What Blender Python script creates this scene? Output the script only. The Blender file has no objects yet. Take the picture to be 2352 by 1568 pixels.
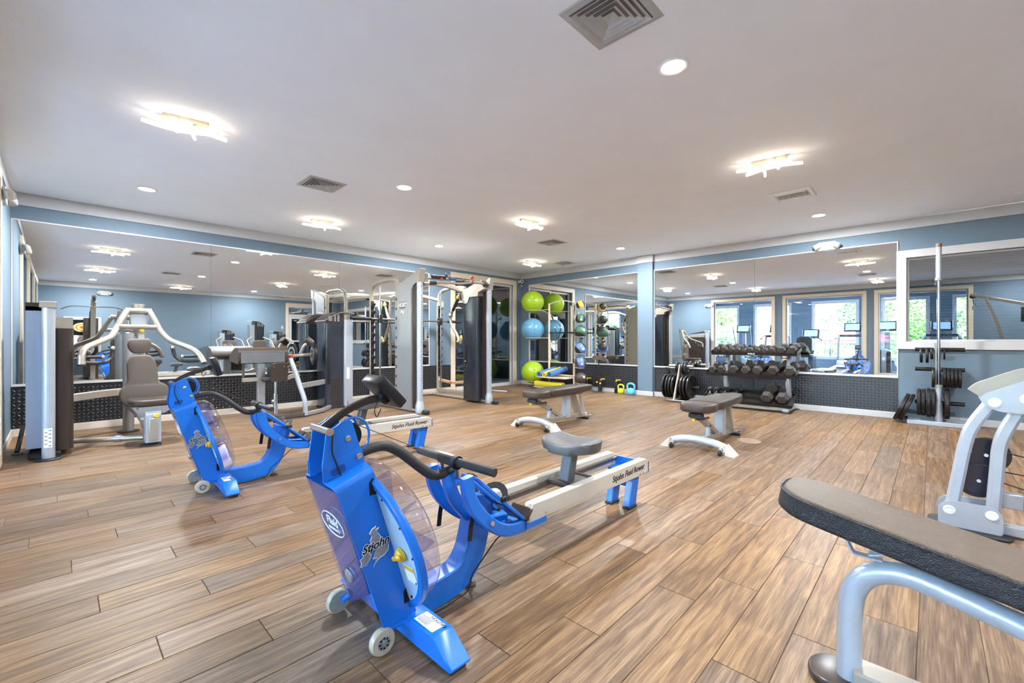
import bpy, bmesh, math, random
from mathutils import Vector, Matrix
random.seed(7)
S = bpy.context.scene
COL = S.collection
PI = math.pi

# ------------------------------------------------------------------ camera, world, exposure
cam_d = bpy.data.cameras.new('camera'); cam = bpy.data.objects.new('camera', cam_d); COL.objects.link(cam)
cam_d.sensor_width = 36.0; cam_d.lens = 36.0 * 1003.84 / 2352.0; cam_d.shift_y = -0.00108
cam_d.clip_start = 0.03; cam_d.clip_end = 300
cam.location = (0, 0, 1.0); cam.rotation_euler = (PI / 2, 0, math.radians(43.88 - 90.0))
S.camera = cam
S.view_settings.view_transform = 'Standard'; S.view_settings.look = 'None'
S.view_settings.gamma = 1.0; S.view_settings.use_curve_mapping = False
S.view_settings.exposure = 2.86
W = bpy.data.worlds.new('sky'); S.world = W; W.use_nodes = True
wn = W.node_tree; wn.nodes.clear()
sky = wn.nodes.new('ShaderNodeTexSky'); sky.sky_type = 'NISHITA'; sky.sun_disc = False
sky.sun_elevation = math.radians(38); sky.sun_rotation = math.radians(140); sky.air_density = 1.0; sky.dust_density = 2.0
bgn = wn.nodes.new('ShaderNodeBackground'); bgn.inputs['Strength'].default_value = 2.3
wo = wn.nodes.new('ShaderNodeOutputWorld')
wn.links.new(sky.outputs[0], bgn.inputs[0]); wn.links.new(bgn.outputs[0], wo.inputs[0])
sun_d = bpy.data.lights.new('sun', 'SUN'); sun = bpy.data.objects.new('sun', sun_d); COL.objects.link(sun)
sun_d.energy = 3.5; sun_d.angle = math.radians(1.0); sun.rotation_euler = (math.radians(52), 0, math.radians(-45))

DOWN_W = 14.0      # watts of each recessed downlight
LED_E = 3.2       # emission of the wave lamps' tubes

# ------------------------------------------------------------------ room dimensions
XB, YA, XC, YD = 7.447, 6.858, -0.335, -2.6
H0, H1 = 2.409, 2.54
MT, MB_ = 2.252, 0.545            # mirror glass top / bottom
PT, BT = 0.52, 0.082              # panel top, baseboard top

# ------------------------------------------------------------------ materials
def lin(r, g, b):
    f = lambda c: c / 12.92 if c <= 0.04045 else ((c + 0.055) / 1.055) ** 2.4
    return (f(r / 255), f(g / 255), f(b / 255), 1)
MATS = {}
def mat(name, rgb, rough=0.5, metal=0.0, noise=0.06, nscale=12.0, bump=0.0, bscale=200.0, bdist=0.002, spec=0.5, emit=0.0, coat=0.0, stretch=None):
    m = bpy.data.materials.new(name); m.use_nodes = True; nt = m.node_tree; b = nt.nodes['Principled BSDF']
    c = lin(*rgb)
    b.inputs['Roughness'].default_value = rough; b.inputs['Metallic'].default_value = metal
    b.inputs['Specular IOR Level'].default_value = spec; b.inputs['Coat Weight'].default_value = coat
    tc = nt.nodes.new('ShaderNodeTexCoord'); src = tc.outputs['Object']
    if stretch:
        mp = nt.nodes.new('ShaderNodeMapping'); mp.inputs['Scale'].default_value = stretch
        nt.links.new(src, mp.inputs[0]); src = mp.outputs[0]
    if noise:
        n = nt.nodes.new('ShaderNodeTexNoise'); n.inputs['Scale'].default_value = nscale; n.inputs['Detail'].default_value = 4
        r = nt.nodes.new('ShaderNodeValToRGB')
        r.color_ramp.elements[0].position = 0.3; r.color_ramp.elements[1].position = 0.7
        r.color_ramp.elements[0].color = tuple(x * (1 - noise) for x in c[:3]) + (1,)
        r.color_ramp.elements[1].color = tuple(min(1, x * (1 + noise)) for x in c[:3]) + (1,)
        nt.links.new(src, n.inputs['Vector']); nt.links.new(n.outputs['Fac'], r.inputs[0]); nt.links.new(r.outputs[0], b.inputs['Base Color'])
    else:
        b.inputs['Base Color'].default_value = c
    if bump:
        n2 = nt.nodes.new('ShaderNodeTexNoise'); n2.inputs['Scale'].default_value = bscale; n2.inputs['Detail'].default_value = 3
        bp = nt.nodes.new('ShaderNodeBump'); bp.inputs['Strength'].default_value = bump; bp.inputs['Distance'].default_value = bdist
        nt.links.new(src, n2.inputs['Vector']); nt.links.new(n2.outputs['Fac'], bp.inputs['Height']); nt.links.new(bp.outputs[0], b.inputs['Normal'])
    if emit:
        b.inputs['Emission Color'].default_value = c; b.inputs['Emission Strength'].default_value = emit
    MATS[name] = m
    return m
def glassmat(name, tint, refl, rough=0.0, gcol=(0.9, 0.93, 0.95)):
    m = bpy.data.materials.new(name); m.use_nodes = True; nt = m.node_tree; nt.nodes.clear()
    o = nt.nodes.new('ShaderNodeOutputMaterial'); mx = nt.nodes.new('ShaderNodeMixShader')
    t = nt.nodes.new('ShaderNodeBsdfTransparent'); t.inputs[0].default_value = tint + (1,)
    g = nt.nodes.new('ShaderNodeBsdfGlossy'); g.inputs['Roughness'].default_value = rough; g.inputs[0].default_value = gcol + (1,)
    fr = nt.nodes.new('ShaderNodeLayerWeight'); fr.inputs[0].default_value = 0.5
    pwn = nt.nodes.new('ShaderNodeMath'); pwn.operation = 'POWER'; pwn.inputs[1].default_value = 4.0
    ad = nt.nodes.new('ShaderNodeMath'); ad.operation = 'MULTIPLY_ADD'; ad.use_clamp = True; ad.inputs[1].default_value = 0.6; ad.inputs[2].default_value = refl
    nt.links.new(fr.outputs['Facing'], pwn.inputs[0]); nt.links.new(pwn.outputs[0], ad.inputs[0]); nt.links.new(ad.outputs[0], mx.inputs[0])
    nt.links.new(t.outputs[0], mx.inputs[1]); nt.links.new(g.outputs[0], mx.inputs[2]); nt.links.new(mx.outputs[0], o.inputs[0])
    MATS[name] = m
    return m
mat('wall_blue', (103, 121, 135), 0.62, noise=0.03, nscale=2.0, bump=0.15, bscale=90)
mat('ceiling_white', (238, 241, 247), 0.9, noise=0.015, nscale=3, bump=0.35, bscale=70)
mat('crown_white_shaded', (190, 189, 188), 0.75, noise=0.02)  # white band; the darker look of an upright face is coloured in
mat('trim_warm', (214, 196, 172), 0.45, noise=0.03, nscale=5)  # white trim with the warm cast of the light put into its colour
mat('trim_white', (194, 190, 188), 0.4, noise=0.02, nscale=5)
mat('base_warm', (214, 200, 184), 0.45, noise=0.04, nscale=4)  # white baseboard, same warm light cast coloured in
mat('grout', (98, 78, 60), 0.9, noise=0.1)
mat('tread_highlight', (74, 76, 84), 0.30, noise=0.05, spec=0.8)  # lighter than the panel: highlights on the raised treads put into colour
mat('diamond_black', (17, 17, 19), 0.36, noise=0.1, nscale=6, spec=0.7)
mat('channel', (225, 222, 220), 0.3, metal=0.4, noise=0)
mat('rower_blue', (18, 108, 200), 0.36, noise=0.03, nscale=6, coat=0.15)
mat('rower_blue_shade', (18, 70, 138), 0.45, noise=0.05)  # rower blue darkened to paint the shade inside the bracket slots
mat('rail_beige', (204, 194, 178), 0.42, noise=0.03, metal=0.15)
mat('rubber', (34, 33, 33), 0.6, noise=0.1)
mat('grip', (44, 40, 38), 0.55, noise=0.1, bump=0.2, bscale=400)
mat('black_plastic', (26, 25, 26), 0.32, noise=0.08)
mat('grey_seat', (84, 82, 80), 0.5, noise=0.05, bump=0.1, bscale=300)
mat('post_grey', (92, 92, 94), 0.4, metal=0.3, noise=0.05)
mat('tank_grey', (160, 184, 204), 0.4, noise=0.02)
mat('chrome', (215, 215, 218), 0.12, metal=1.0, noise=0)
mat('silver', (164, 163, 162), 0.36, metal=0.55, noise=0.03, nscale=20)
mat('silver_warm', (170, 160, 146), 0.36, metal=0.45, noise=0.03, nscale=20)
mat('silver_light', (178, 182, 188), 0.32, metal=0.35, noise=0.03, nscale=20)
mat('steel_dark', (104, 98, 94), 0.35, metal=0.7, noise=0.05)
mat('shroud', (40, 44, 54), 0.22, noise=0.08, nscale=3, spec=0.8)
mat('shroud_brown', (66, 56, 50), 0.3, metal=0.3, noise=0.1, nscale=4)
mat('vinyl', (66, 53, 43), 0.42, noise=0.06, nscale=30, bump=0.35, bscale=260)
mat('vinyl_black', (32, 33, 38), 0.33, noise=0.06, nscale=30, bump=0.9, bscale=330, bdist=0.004)
mat('leather_top', (92, 72, 52), 0.40, noise=0.08, nscale=30, bump=0.8, bscale=330, bdist=0.004)
mat('mesh_fabric', (104, 92, 82), 0.8, noise=0.12, nscale=160, bump=0.4, bscale=500)
mat('yellow', (232, 178, 40), 0.4, noise=0.03)
mat('white', (232, 232, 230), 0.45, noise=0.01)
mat('offwhite', (172, 167, 158), 0.5, noise=0.03)
mat('ink', (14, 14, 15), 0.5, noise=0)
mat('logo_silver', (150, 150, 156), 0.35, metal=0.5, noise=0.2, nscale=60)
mat('iron', (36, 33, 31), 0.38, metal=0.3, noise=0.15, nscale=30)
mat('hex_rubber', (66, 60, 56), 0.5, noise=0.12, nscale=40)
mat('ball_green', (158, 190, 34), 0.3, noise=0.05, nscale=4)
mat('ball_blue', (104, 164, 198), 0.28, noise=0.04, nscale=4)
mat('med_black', (44, 40, 38), 0.45, noise=0.1, bump=0.3, bscale=300)
mat('med_brown', (70, 58, 50), 0.45, noise=0.1, bump=0.3, bscale=300)
mat('med_green', (58, 96, 72), 0.45, noise=0.06)
mat('med_blue', (92, 122, 186), 0.45, noise=0.06)
mat('med_yellow', (214, 172, 42), 0.45, noise=0.06)
mat('mat_blue', (66, 110, 172), 0.7, noise=0.05, bump=0.2, bscale=300)
mat('mat_yellow', (214, 196, 40), 0.7, noise=0.05)
mat('kettle_yellow', (204, 206, 40), 0.5, noise=0.05)
mat('kettle_blue', (90, 178, 216), 0.5, noise=0.05)
mat('red', (200, 64, 36), 0.4, noise=0.03)
mat('tan_strap', (176, 142, 104), 0.7, noise=0.08)
mat('wheel_clear', (176, 164, 140), 0.25, noise=0.1, nscale=30)
mat('rust', (150, 116, 84), 0.5, noise=0.2)
mat('screen_black', (10, 10, 11), 0.15, noise=0)
mat('target_cream', (222, 196, 120), 0.5, noise=0)
mat('target_red', (196, 70, 40), 0.5, noise=0)
mat('leaf', (76, 112, 52), 0.7, noise=0.35, nscale=1.2)
mat('leaf_dark', (52, 84, 46), 0.7, noise=0.35, nscale=1.2)
mat('bark', (92, 78, 64), 0.8, noise=0.2)
mat('pavement', (150, 148, 142), 0.8, noise=0.06, nscale=3)
mat('lawn', (98, 124, 62), 0.9, noise=0.2, nscale=8)
mat('house_blue', (150, 186, 206), 0.7, noise=0.03)
mat('roof_brown', (128, 104, 104), 0.8, noise=0.12, nscale=20)
mat('umbrella_red', (206, 48, 86), 0.7, noise=0.05)
mat('umbrella_teal', (60, 178, 152), 0.7, noise=0.05)
mat('fence_black', (24, 24, 26), 0.4, noise=0.05)
mat('cardio_floor', (214, 213, 210), 0.45, noise=0.06, nscale=6)
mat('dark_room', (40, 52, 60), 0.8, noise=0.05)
mat('hole', (12, 10, 9), 0.7, noise=0)
mat('vent_white', (236, 235, 235), 0.55, noise=0.02)
mat('vent_gap_shade', (126, 124, 124), 0.8, noise=0.05)  # shade between the louvers, coloured onto a flat sheet under the ceiling
mat('led', (255, 238, 214), 0.4, noise=0, emit=LED_E)
mat('lens', (255, 250, 238), 0.4, noise=0, emit=6.0)
mat('display', (120, 150, 190), 0.3, noise=0.5, nscale=8, emit=0.6)
mm = mat('mirror', (240, 243, 243), 0.0, metal=1.0, noise=0)
glassmat('glass', (0.93, 0.96, 0.97), 0.04)
glassmat('glass_dark', (0.35, 0.40, 0.42), 0.18)
glassmat('glass_wall', (0.36, 0.42, 0.44), 0.42)
glassmat('clear_tank', (0.90, 0.90, 0.965), 0.05, 0.05)
glassmat('clear_paddle', (0.80, 0.80, 0.92), 0.06, 0.15)
glassmat('clear_sheet', (0.88, 0.88, 0.93), 0.03, 0.03)
def make_wood():
    m = bpy.data.materials.new('plank_wood'); m.use_nodes = True; nt = m.node_tree; b = nt.nodes['Principled BSDF']
    N = nt.nodes.new; L = nt.links.new
    at = N('ShaderNodeAttribute'); at.attribute_name = 'rnd'
    sp = N('ShaderNodeSeparateColor'); L(at.outputs['Color'], sp.inputs[0])
    geo = N('ShaderNodeNewGeometry')
    off = N('ShaderNodeVectorMath'); off.operation = 'SCALE'; off.inputs['Scale'].default_value = 60.0; L(at.outputs['Vector'], off.inputs[0])
    add = N('ShaderNodeVectorMath'); add.operation = 'ADD'; L(geo.outputs['Position'], add.inputs[0]); L(off.outputs[0], add.inputs[1])
    mp = N('ShaderNodeMapping'); mp.inputs['Scale'].default_value = (1.1, 13.0, 1.0); L(add.outputs[0], mp.inputs[0])
    n1 = N('ShaderNodeTexNoise'); n1.inputs['Scale'].default_value = 2.2; n1.inputs['Detail'].default_value = 7; n1.inputs['Roughness'].default_value = 0.62; n1.inputs['Distortion'].default_value = 0.9
    L(mp.outputs[0], n1.inputs['Vector'])
    mp2 = N('ShaderNodeMapping'); mp2.inputs['Scale'].default_value = (2.5, 70.0, 1.0); L(add.outputs[0], mp2.inputs[0])
    n2 = N('ShaderNodeTexNoise'); n2.inputs['Scale'].default_value = 3.0; n2.inputs['Detail'].default_value = 4; L(mp2.outputs[0], n2.inputs['Vector'])
    mp3 = N('ShaderNodeMapping'); mp3.inputs['Scale'].default_value = (0.8, 3.2, 1.0); L(add.outputs[0], mp3.inputs[0])
    wv = N('ShaderNodeTexWave'); wv.wave_type = 'RINGS'; wv.inputs['Scale'].default_value = 2.6; wv.inputs['Distortion'].default_value = 9.0; wv.inputs['Detail'].default_value = 3; wv.inputs['Detail Scale'].default_value = 0.8
    L(mp3.outputs[0], wv.inputs['Vector'])
    r = N('ShaderNodeValToRGB'); e = r.color_ramp.elements
    e[0].position = 0.34; e[0].color = lin(82, 59, 40); e[1].position = 0.66; e[1].color = lin(158, 126, 93)
    e2 = e.new(0.5); e2.color = lin(121, 92, 64)
    m1 = N('ShaderNodeMix'); m1.data_type = 'FLOAT'; m1.inputs[0].default_value = 0.10; L(n1.outputs['Fac'], m1.inputs[2]); L(wv.outputs['Fac'], m1.inputs[3])
    m2 = N('ShaderNodeMix'); m2.data_type = 'FLOAT'; m2.inputs[0].default_value = 0.42; L(m1.outputs[0], m2.inputs[2]); L(n2.outputs['Fac'], m2.inputs[3])
    L(m2.outputs[0], r.inputs[0])
    hs = N('ShaderNodeHueSaturation'); L(r.outputs[0], hs.inputs['Color'])
    mr = N('ShaderNodeMapRange'); mr.inputs['To Min'].default_value = 0.80; mr.inputs['To Max'].default_value = 1.13; L(sp.outputs['Red'], mr.inputs['Value']); L(mr.outputs[0], hs.inputs['Value'])
    mr2 = N('ShaderNodeMapRange'); mr2.inputs['To Min'].default_value = 0.85; mr2.inputs['To Max'].default_value = 1.1; L(sp.outputs['Green'], mr2.inputs['Value']); L(mr2.outputs[0], hs.inputs['Saturation'])
    L(hs.outputs[0], b.inputs['Base Color'])
    b.inputs['Roughness'].default_value = 0.44; b.inputs['Specular IOR Level'].default_value = 0.30
    bp = N('ShaderNodeBump'); bp.inputs['Strength'].default_value = 0.12; bp.inputs['Distance'].default_value = 0.002; L(n2.outputs['Fac'], bp.inputs['Height']); L(bp.outputs[0], b.inputs['Normal'])
    MATS['plank_wood'] = m
make_wood()

# ------------------------------------------------------------------ geometry helpers
def fillet(pts, r, n=5):
    pts = [Vector(p) for p in pts]
    if r <= 0 or len(pts) < 3: return pts
    out = [pts[0]]
    for i in range(1, len(pts) - 1):
        a, b, c = pts[i - 1], pts[i], pts[i + 1]
        d1, d2 = (a - b), (c - b); l1, l2 = d1.length, d2.length
        k = min(r, l1 * 0.48, l2 * 0.48); p1 = b + d1.normalized() * k; p2 = b + d2.normalized() * k
        for j in range(n + 1):
            t = j / n; out.append((1 - t) ** 2 * p1 + 2 * t * (1 - t) * b + t * t * p2)
    out.append(pts[-1]); return out
class G:
    def __init__(s): s.bm = bmesh.new()
    def _grab(s, geom_verts, M):
        for v in geom_verts: v.co = M @ v.co
    def box(s, c, d, rot=None, bev=0.0, seg=1):
        r = bmesh.ops.create_cube(s.bm, size=1.0); vs = r['verts']
        for v in vs: v.co = Vector((v.co.x * d[0], v.co.y * d[1], v.co.z * d[2]))
        if bev > 0:
            es = list({e for v in vs for e in v.link_edges})
            rb = bmesh.ops.bevel(s.bm, geom=es, offset=min(bev, min(d) * 0.49), segments=seg, profile=0.5, affect='EDGES')
            vs = list({v for f in rb['faces'] for v in f.verts} | {v for v in vs if v.is_valid})
            seen = set(vs); st = list(vs)
            while st:
                v = st.pop()
                for e in v.link_edges:
                    o = e.other_vert(v)
                    if o not in seen: seen.add(o); st.append(o)
            vs = list(seen)
        M = Matrix.Translation(Vector(c))
        if rot is not None:
            M = M @ (rot if isinstance(rot, Matrix) else (Matrix.Rotation(rot[2], 4, 'Z') @ Matrix.Rotation(rot[1], 4, 'Y') @ Matrix.Rotation(rot[0], 4, 'X')))
        s._grab(vs, M); return s
    def bb(s, x0, x1, y0, y1, z0, z1, bev=0.0, seg=1):
        return s.box(((x0 + x1) / 2, (y0 + y1) / 2, (z0 + z1) / 2), (abs(x1 - x0), abs(y1 - y0), abs(z1 - z0)), None, bev, seg)
    def prism(s, pts, plane, a, b):
        """polygon in plane ('xz','yz','xy') extruded along the remaining axis from a to b"""
        def P(p, t):
            if plane == 'xz': return (p[0], t, p[1])
            if plane == 'yz': return (t, p[0], p[1])
            return (p[0], p[1], t)
        v0 = [s.bm.verts.new(P(p, a)) for p in pts]; v1 = [s.bm.verts.new(P(p, b)) for p in pts]; n = len(pts)
        fs = [s.bm.faces.new(v0), s.bm.faces.new(list(reversed(v1)))]
        for i in range(n): fs.append(s.bm.faces.new((v0[i], v1[i], v1[(i + 1) % n], v0[(i + 1) % n])))
        bmesh.ops.recalc_face_normals(s.bm, faces=fs); return s
    def sweep(s, pts, sec, up=None, closed=False, cap=True):
        pts = [Vector(p) for p in pts]; n = len(pts); rings = []
        prevx = None
        for i in range(n):
            if closed: t = (pts[(i + 1) % n] - pts[i - 1]).normalized()
            else: t = (pts[min(i + 1, n - 1)] - pts[max(i - 1, 0)]).normalized()
            if up is not None: x = Vector(up).cross(t)
            elif prevx is None:
                a = Vector((0, 0, 1)) if abs(t.z) < 0.9 else Vector((1, 0, 0)); x = a.cross(t)
            else: x = prevx - t * prevx.dot(t)
            if x.length < 1e-6: x = Vector((1, 0, 0)).cross(t)
            x.normalize(); y = t.cross(x); prevx = x
            k = 1.0
            rings.append([s.bm.verts.new(pts[i] + x * p[0] * k + y * p[1] * k) for p in sec])
        m = len(sec); fs = []
        rng = range(n if closed else n - 1)
        for i in rng:
            r0, r1 = rings[i], rings[(i + 1) % n]
            for j in range(m): fs.append(s.bm.faces.new((r0[j], r0[(j + 1) % m], r1[(j + 1) % m], r1[j])))
        if cap and not closed:
            fs.append(s.bm.faces.new(list(reversed(rings[0])))); fs.append(s.bm.faces.new(rings[-1]))
        bmesh.ops.recalc_face_normals(s.bm, faces=fs); return s
    def tube(s, pts, r, n=10, fil=0.0, closed=False, fn=5):
        sec = [(r * math.cos(2 * PI * i / n), r * math.sin(2 * PI * i / n)) for i in range(n)]
        return s.sweep(fillet(pts, fil, fn), sec, None, closed)
    def bar(s, pts, w, h, up=(0, 0, 1), fil=0.0, ch=0.006, fn=5):
        """rectangular section: w across (up x t), h along the third axis"""
        a, b, c = w / 2, h / 2, min(ch, w * .3, h * .3)
        sec = [(-a + c, -b), (a - c, -b), (a, -b + c), (a, b - c), (a - c, b), (-a + c, b), (-a, b - c), (-a, -b + c)]
        return s.sweep(fillet(pts, fil, fn), sec, up)
    def lathe(s, prof, o, axis=(0, 0, 1), n=24, cap=True):
        """prof: list of (radius, height along axis)"""
        ax = Vector(axis).normalized(); a = Vector((0, 0, 1)) if abs(ax.z) < 0.9 else Vector((1, 0, 0))
        x = a.cross(ax).normalized(); y = ax.cross(x); o = Vector(o); rings = []
        for r, h in prof:
            if r < 1e-5: rings.append([s.bm.verts.new(o + ax * h)])
            else: rings.append([s.bm.verts.new(o + ax * h + (x * math.cos(2 * PI * i / n) + y * math.sin(2 * PI * i / n)) * r) for i in range(n)])
        fs = []
        for A, B in zip(rings, rings[1:]):
            for i in range(n):
                j = (i + 1) % n
                if len(A) == 1 and len(B) == 1: continue
                if len(A) == 1: fs.append(s.bm.faces.new((A[0], B[j], B[i])))
                elif len(B) == 1: fs.append(s.bm.faces.new((A[i], A[j], B[0])))
                else: fs.append(s.bm.faces.new((A[i], A[j], B[j], B[i])))
        if cap:
            if len(rings[0]) > 1: fs.append(s.bm.faces.new(list(reversed(rings[0]))))
            if len(rings[-1]) > 1: fs.append(s.bm.faces.new(rings[-1]))
        bmesh.ops.recalc_face_normals(s.bm, faces=fs); return s
    def cyl(s, a, b, r, n=16):
        a, b = Vector(a), Vector(b); return s.lathe([(r, 0), (r, (b - a).length)], a, b - a, n)
    def ball(s, c, r, n=24, sc=(1, 1, 1)):
        res = bmesh.ops.create_uvsphere(s.bm, u_segments=n, v_segments=max(8, n // 2), radius=1.0)
        for v in res['verts']: v.co = Vector(c) + Vector((v.co.x * r * sc[0], v.co.y * r * sc[1], v.co.z * r * sc[2]))
        return s
    def pad(s, outline, plane, a, b, soft=0.015, seg=3, crown=0.0):
        """upholstered pad: outline polygon extruded a..b with rounded rims"""
        n = len(outline); cx = sum(p[0] for p in outline) / n; cy = sum(p[1] for p in outline) / n
        def off(p, d):
            dx, dy = p[0] - cx, p[1] - cy; l = math.hypot(dx, dy); k = max(0, (l - d) / l) if l else 1
            return (cx + dx * k, cy + dy * k)
        def P(p, t):
            if plane == 'xz': return (p[0], t, p[1])
            if plane == 'yz': return (t, p[0], p[1])
            return (p[0], p[1], t)
        sg = 1 if b > a else -1; rings = []
        for i in range(seg + 1):
            th = PI / 2 * i / seg; rings.append([s.bm.verts.new(P(off(p, soft * (1 - math.sin(th))), a + sg * soft * (1 - math.cos(th)))) for p in outline])
        for i in range(seg + 1):
            th = PI / 2 * (1 - i / seg); rings.append([s.bm.verts.new(P(off(p, soft * (1 - math.sin(th))), b - sg * soft * (1 - math.cos(th)))) for p in outline])
        fs = []
        for A, B in zip(rings, rings[1:]):
            for i in range(n): fs.append(s.bm.faces.new((A[i], A[(i + 1) % n], B[(i + 1) % n], B[i])))
        fs.append(s.bm.faces.new(list(reversed(rings[0])))); fs.append(s.bm.faces.new(rings[-1]))
        bmesh.ops.recalc_face_normals(s.bm, faces=fs); return s
    def xf(s, M):
        for v in s.bm.verts: v.co = M @ v.co
        return s
    def build(s, name, m, parent=None, smooth=True, ang=38):
        me = bpy.data.meshes.new(name); s.bm.to_mesh(me); s.bm.free()
        if smooth and len(me.polygons):
            me.polygons.foreach_set('use_smooth', [True] * len(me.polygons)); me.set_sharp_from_angle(angle=math.radians(ang))
        me.materials.append(MATS[m]); o = bpy.data.objects.new(name, me); COL.objects.link(o)
        if parent is not None: o.parent = parent
        return o
def rrect(x0, x1, y0, y1, r, n=4):
    pts = []
    for cx, cy, a0 in ((x1 - r, y1 - r, 0), (x0 + r, y1 - r, 90), (x0 + r, y0 + r, 180), (x1 - r, y0 + r, 270)):
        for i in range(n + 1):
            a = math.radians(a0 + 90 * i / n); pts.append((cx + r * math.cos(a), cy + r * math.sin(a)))
    return pts
def smooth_poly(pts, r=0.03, n=4):
    out = []; m = len(pts); V = [Vector(p) for p in pts]
    for i in range(m):
        a, b, c = V[i - 1], V[i], V[(i + 1) % m]; d1, d2 = a - b, c - b
        k = min(r, d1.length * .45, d2.length * .45); p1 = b + d1.normalized() * k; p2 = b + d2.normalized() * k
        for j in range(n + 1):
            t = j / n; q = (1 - t) ** 2 * p1 + 2 * t * (1 - t) * b + t * t * p2; out.append((q.x, q.y))
    return out
def tag(o, label=None, cat=None, group=None, kind=None):
    if label: o['label'] = label
    if cat: o['category'] = cat
    if group: o['group'] = group
    if kind: o['kind'] = kind
    return o
def thing(name, label, cat, loc=(0, 0, 0), rz=0.0, group=None):
    o = bpy.data.objects.new(name, None); COL.objects.link(o); o.empty_display_size = 0.05
    o.location = loc; o.rotation_euler = (0, 0, rz); return tag(o, label, cat, group)
def part(name, g, m, parent, ang=38): return g.build(name, m, parent, True, ang)
def copy_tree(o, parent=None):
    c = o.copy(); COL.objects.link(c); c.parent = parent
    for ch in list(o.children): copy_tree(ch, c)
    return c
def struct(name, g, m, parent=None):
    o = g.build(name, m, parent)
    if parent is None: o['kind'] = 'structure'
    return o
def text_mesh(name, body, size, M, m, parent, shear=0.0, bold=0.0, depth=0.0006, align='CENTER', sx=1.0):
    cu = bpy.data.curves.new(name, 'FONT'); cu.body = body; cu.size = size; cu.shear = shear; cu.offset = bold
    cu.extrude = depth; cu.align_x = align; cu.align_y = 'CENTER'; cu.resolution_u = 3
    tmp = bpy.data.objects.new('tmp', cu); COL.objects.link(tmp)
    dg = bpy.context.evaluated_depsgraph_get(); me = bpy.data.meshes.new_from_object(tmp.evaluated_get(dg))
    bpy.data.objects.remove(tmp); bpy.data.curves.remove(cu)
    me.transform(M @ Matrix.Diagonal((sx, 1, 1, 1))); me.materials.clear(); me.materials.append(MATS[m]); me.name = name
    o = bpy.data.objects.new(name, me); COL.objects.link(o)
    if parent is not None: o.parent = parent
    return o
def frame(o, x, y, z=None):
    """matrix with origin o and axes x,y (z = x cross y)"""
    x = Vector(x).normalized(); y = Vector(y); z = x.cross(y).normalized(); y = z.cross(x)
    return Matrix(((x.x, y.x, z.x, o[0]), (x.y, y.y, z.y, o[1]), (x.z, y.z, z.z, o[2]), (0, 0, 0, 1)))
def hexpts(r, a0=0): return [(r * math.cos(math.radians(60 * i + a0)), r * math.sin(math.radians(60 * i + a0))) for i in range(6)]
# ================================================================== the room
CX0, CY1 = -3.6, 7.3              # cardio room extents
def wall_with_holes(axis, pos, thick, a0, a1, z0, z1, holes):
    """wall slab; axis 'x' => plane X=pos..pos+thick running along Y; holes (h0,h1,hz0,hz1)"""
    g = G(); xs = sorted({a0, a1} | {h[0] for h in holes} | {h[1] for h in holes})
    def put(p0, p1, q0, q1):
        if p1 - p0 < 1e-6 or q1 - q0 < 1e-6: return
        if axis == 'x': g.bb(pos, pos + thick, p0, p1, q0, q1)
        else: g.bb(p0, p1, pos, pos + thick, q0, q1)
    for p0, p1 in zip(xs, xs[1:]):
        hs = [h for h in holes if h[0] <= p0 + 1e-6 and h[1] >= p1 - 1e-6]
        if not hs: put(p0, p1, z0, z1)
        else:
            h = hs[0]; put(p0, p1, z0, h[2]); put(p0, p1, h[3], z1)
    return g
# ---- floor with single planks
fl = G(); fl.bb(XC, XB, YD, YA, -0.12, -0.0028); floor = struct('floor', fl, 'grout')
PW, PL, GAP = 0.155, 0.915, 0.0026
fc, fs_ = math.cos(math.radians(43.88)), math.sin(math.radians(43.88))
planks = []; rows = int(math.ceil((YA - YD) / PW))
for k in range(rows):
    y0 = YD + k * PW; y1 = min(y0 + PW, YA); x = XC - ((k * 0.37 + random.uniform(0, 0.12)) % 1.0) * PL
    while x < XB - 0.01:
        a, b = max(x, XC), min(x + PL, XB)
        if b - a > 0.02 and y1 - y0 > 0.02: planks.append((a, b, y0, y1))
        x += PL
def seen(p):
    best = None
    for X in (p[0], (p[0] + p[1]) / 2, p[1]):
        Y = (p[2] + p[3]) / 2; F = X * fc + Y * fs_; R = X * fs_ - Y * fc
        if F > 0.9 and abs(R / F) < 1.2: best = F if best is None else min(best, F)
    return best
order = sorted(range(len(planks)), key=lambda i: (seen(planks[i]) is None, seen(planks[i]) or 99))
single = set(order[:300])
def plank_geo(me_list, p):
    a, b, y0, y1 = p; g = GAP / 2; c = 0.0012
    zt, zb = 0.0, -0.004
    A = (a + g, b - g, y0 + g, y1 - g); B = (A[0] + c, A[1] - c, A[2] + c, A[3] - c)
    return [(A[0], A[2], zb), (A[1], A[2], zb), (A[1], A[3], zb), (A[0], A[3], zb), (A[0], A[2], zt - c * .6), (A[1], A[2], zt - c * .6), (A[1], A[3], zt - c * .6), (A[0], A[3], zt - c * .6),
            (B[0], B[2], zt), (B[1], B[2], zt), (B[1], B[3], zt), (B[0], B[3], zt)]
PF = [(8, 9, 10, 11)] + [(i, (i + 1) % 4, 4 + (i + 1) % 4, 4 + i) for i in range(4)] + [(4 + i, 4 + (i + 1) % 4, 8 + (i + 1) % 4, 8 + i) for i in range(4)]
def plank_obj(lst, name):
    V, F, C = [], [], []
    for p in lst:
        o = len(V); V += plank_geo(None, p); F += [tuple(o + i for i in f) for f in PF]; c = (random.random(), random.random(), random.random(), 1); C += [c] * 12
    me = bpy.data.meshes.new(name); me.from_pydata(V, [], F); at = me.attributes.new('rnd', 'FLOAT_COLOR', 'POINT')
    at.data.foreach_set('color', [x for c in C for x in c]); me.materials.append(MATS['plank_wood'])
    o = bpy.data.objects.new(name, me); COL.objects.link(o); o.parent = floor; return o
for i in range(len(planks)):
    if i in single: plank_obj([planks[i]], 'plank')
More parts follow.
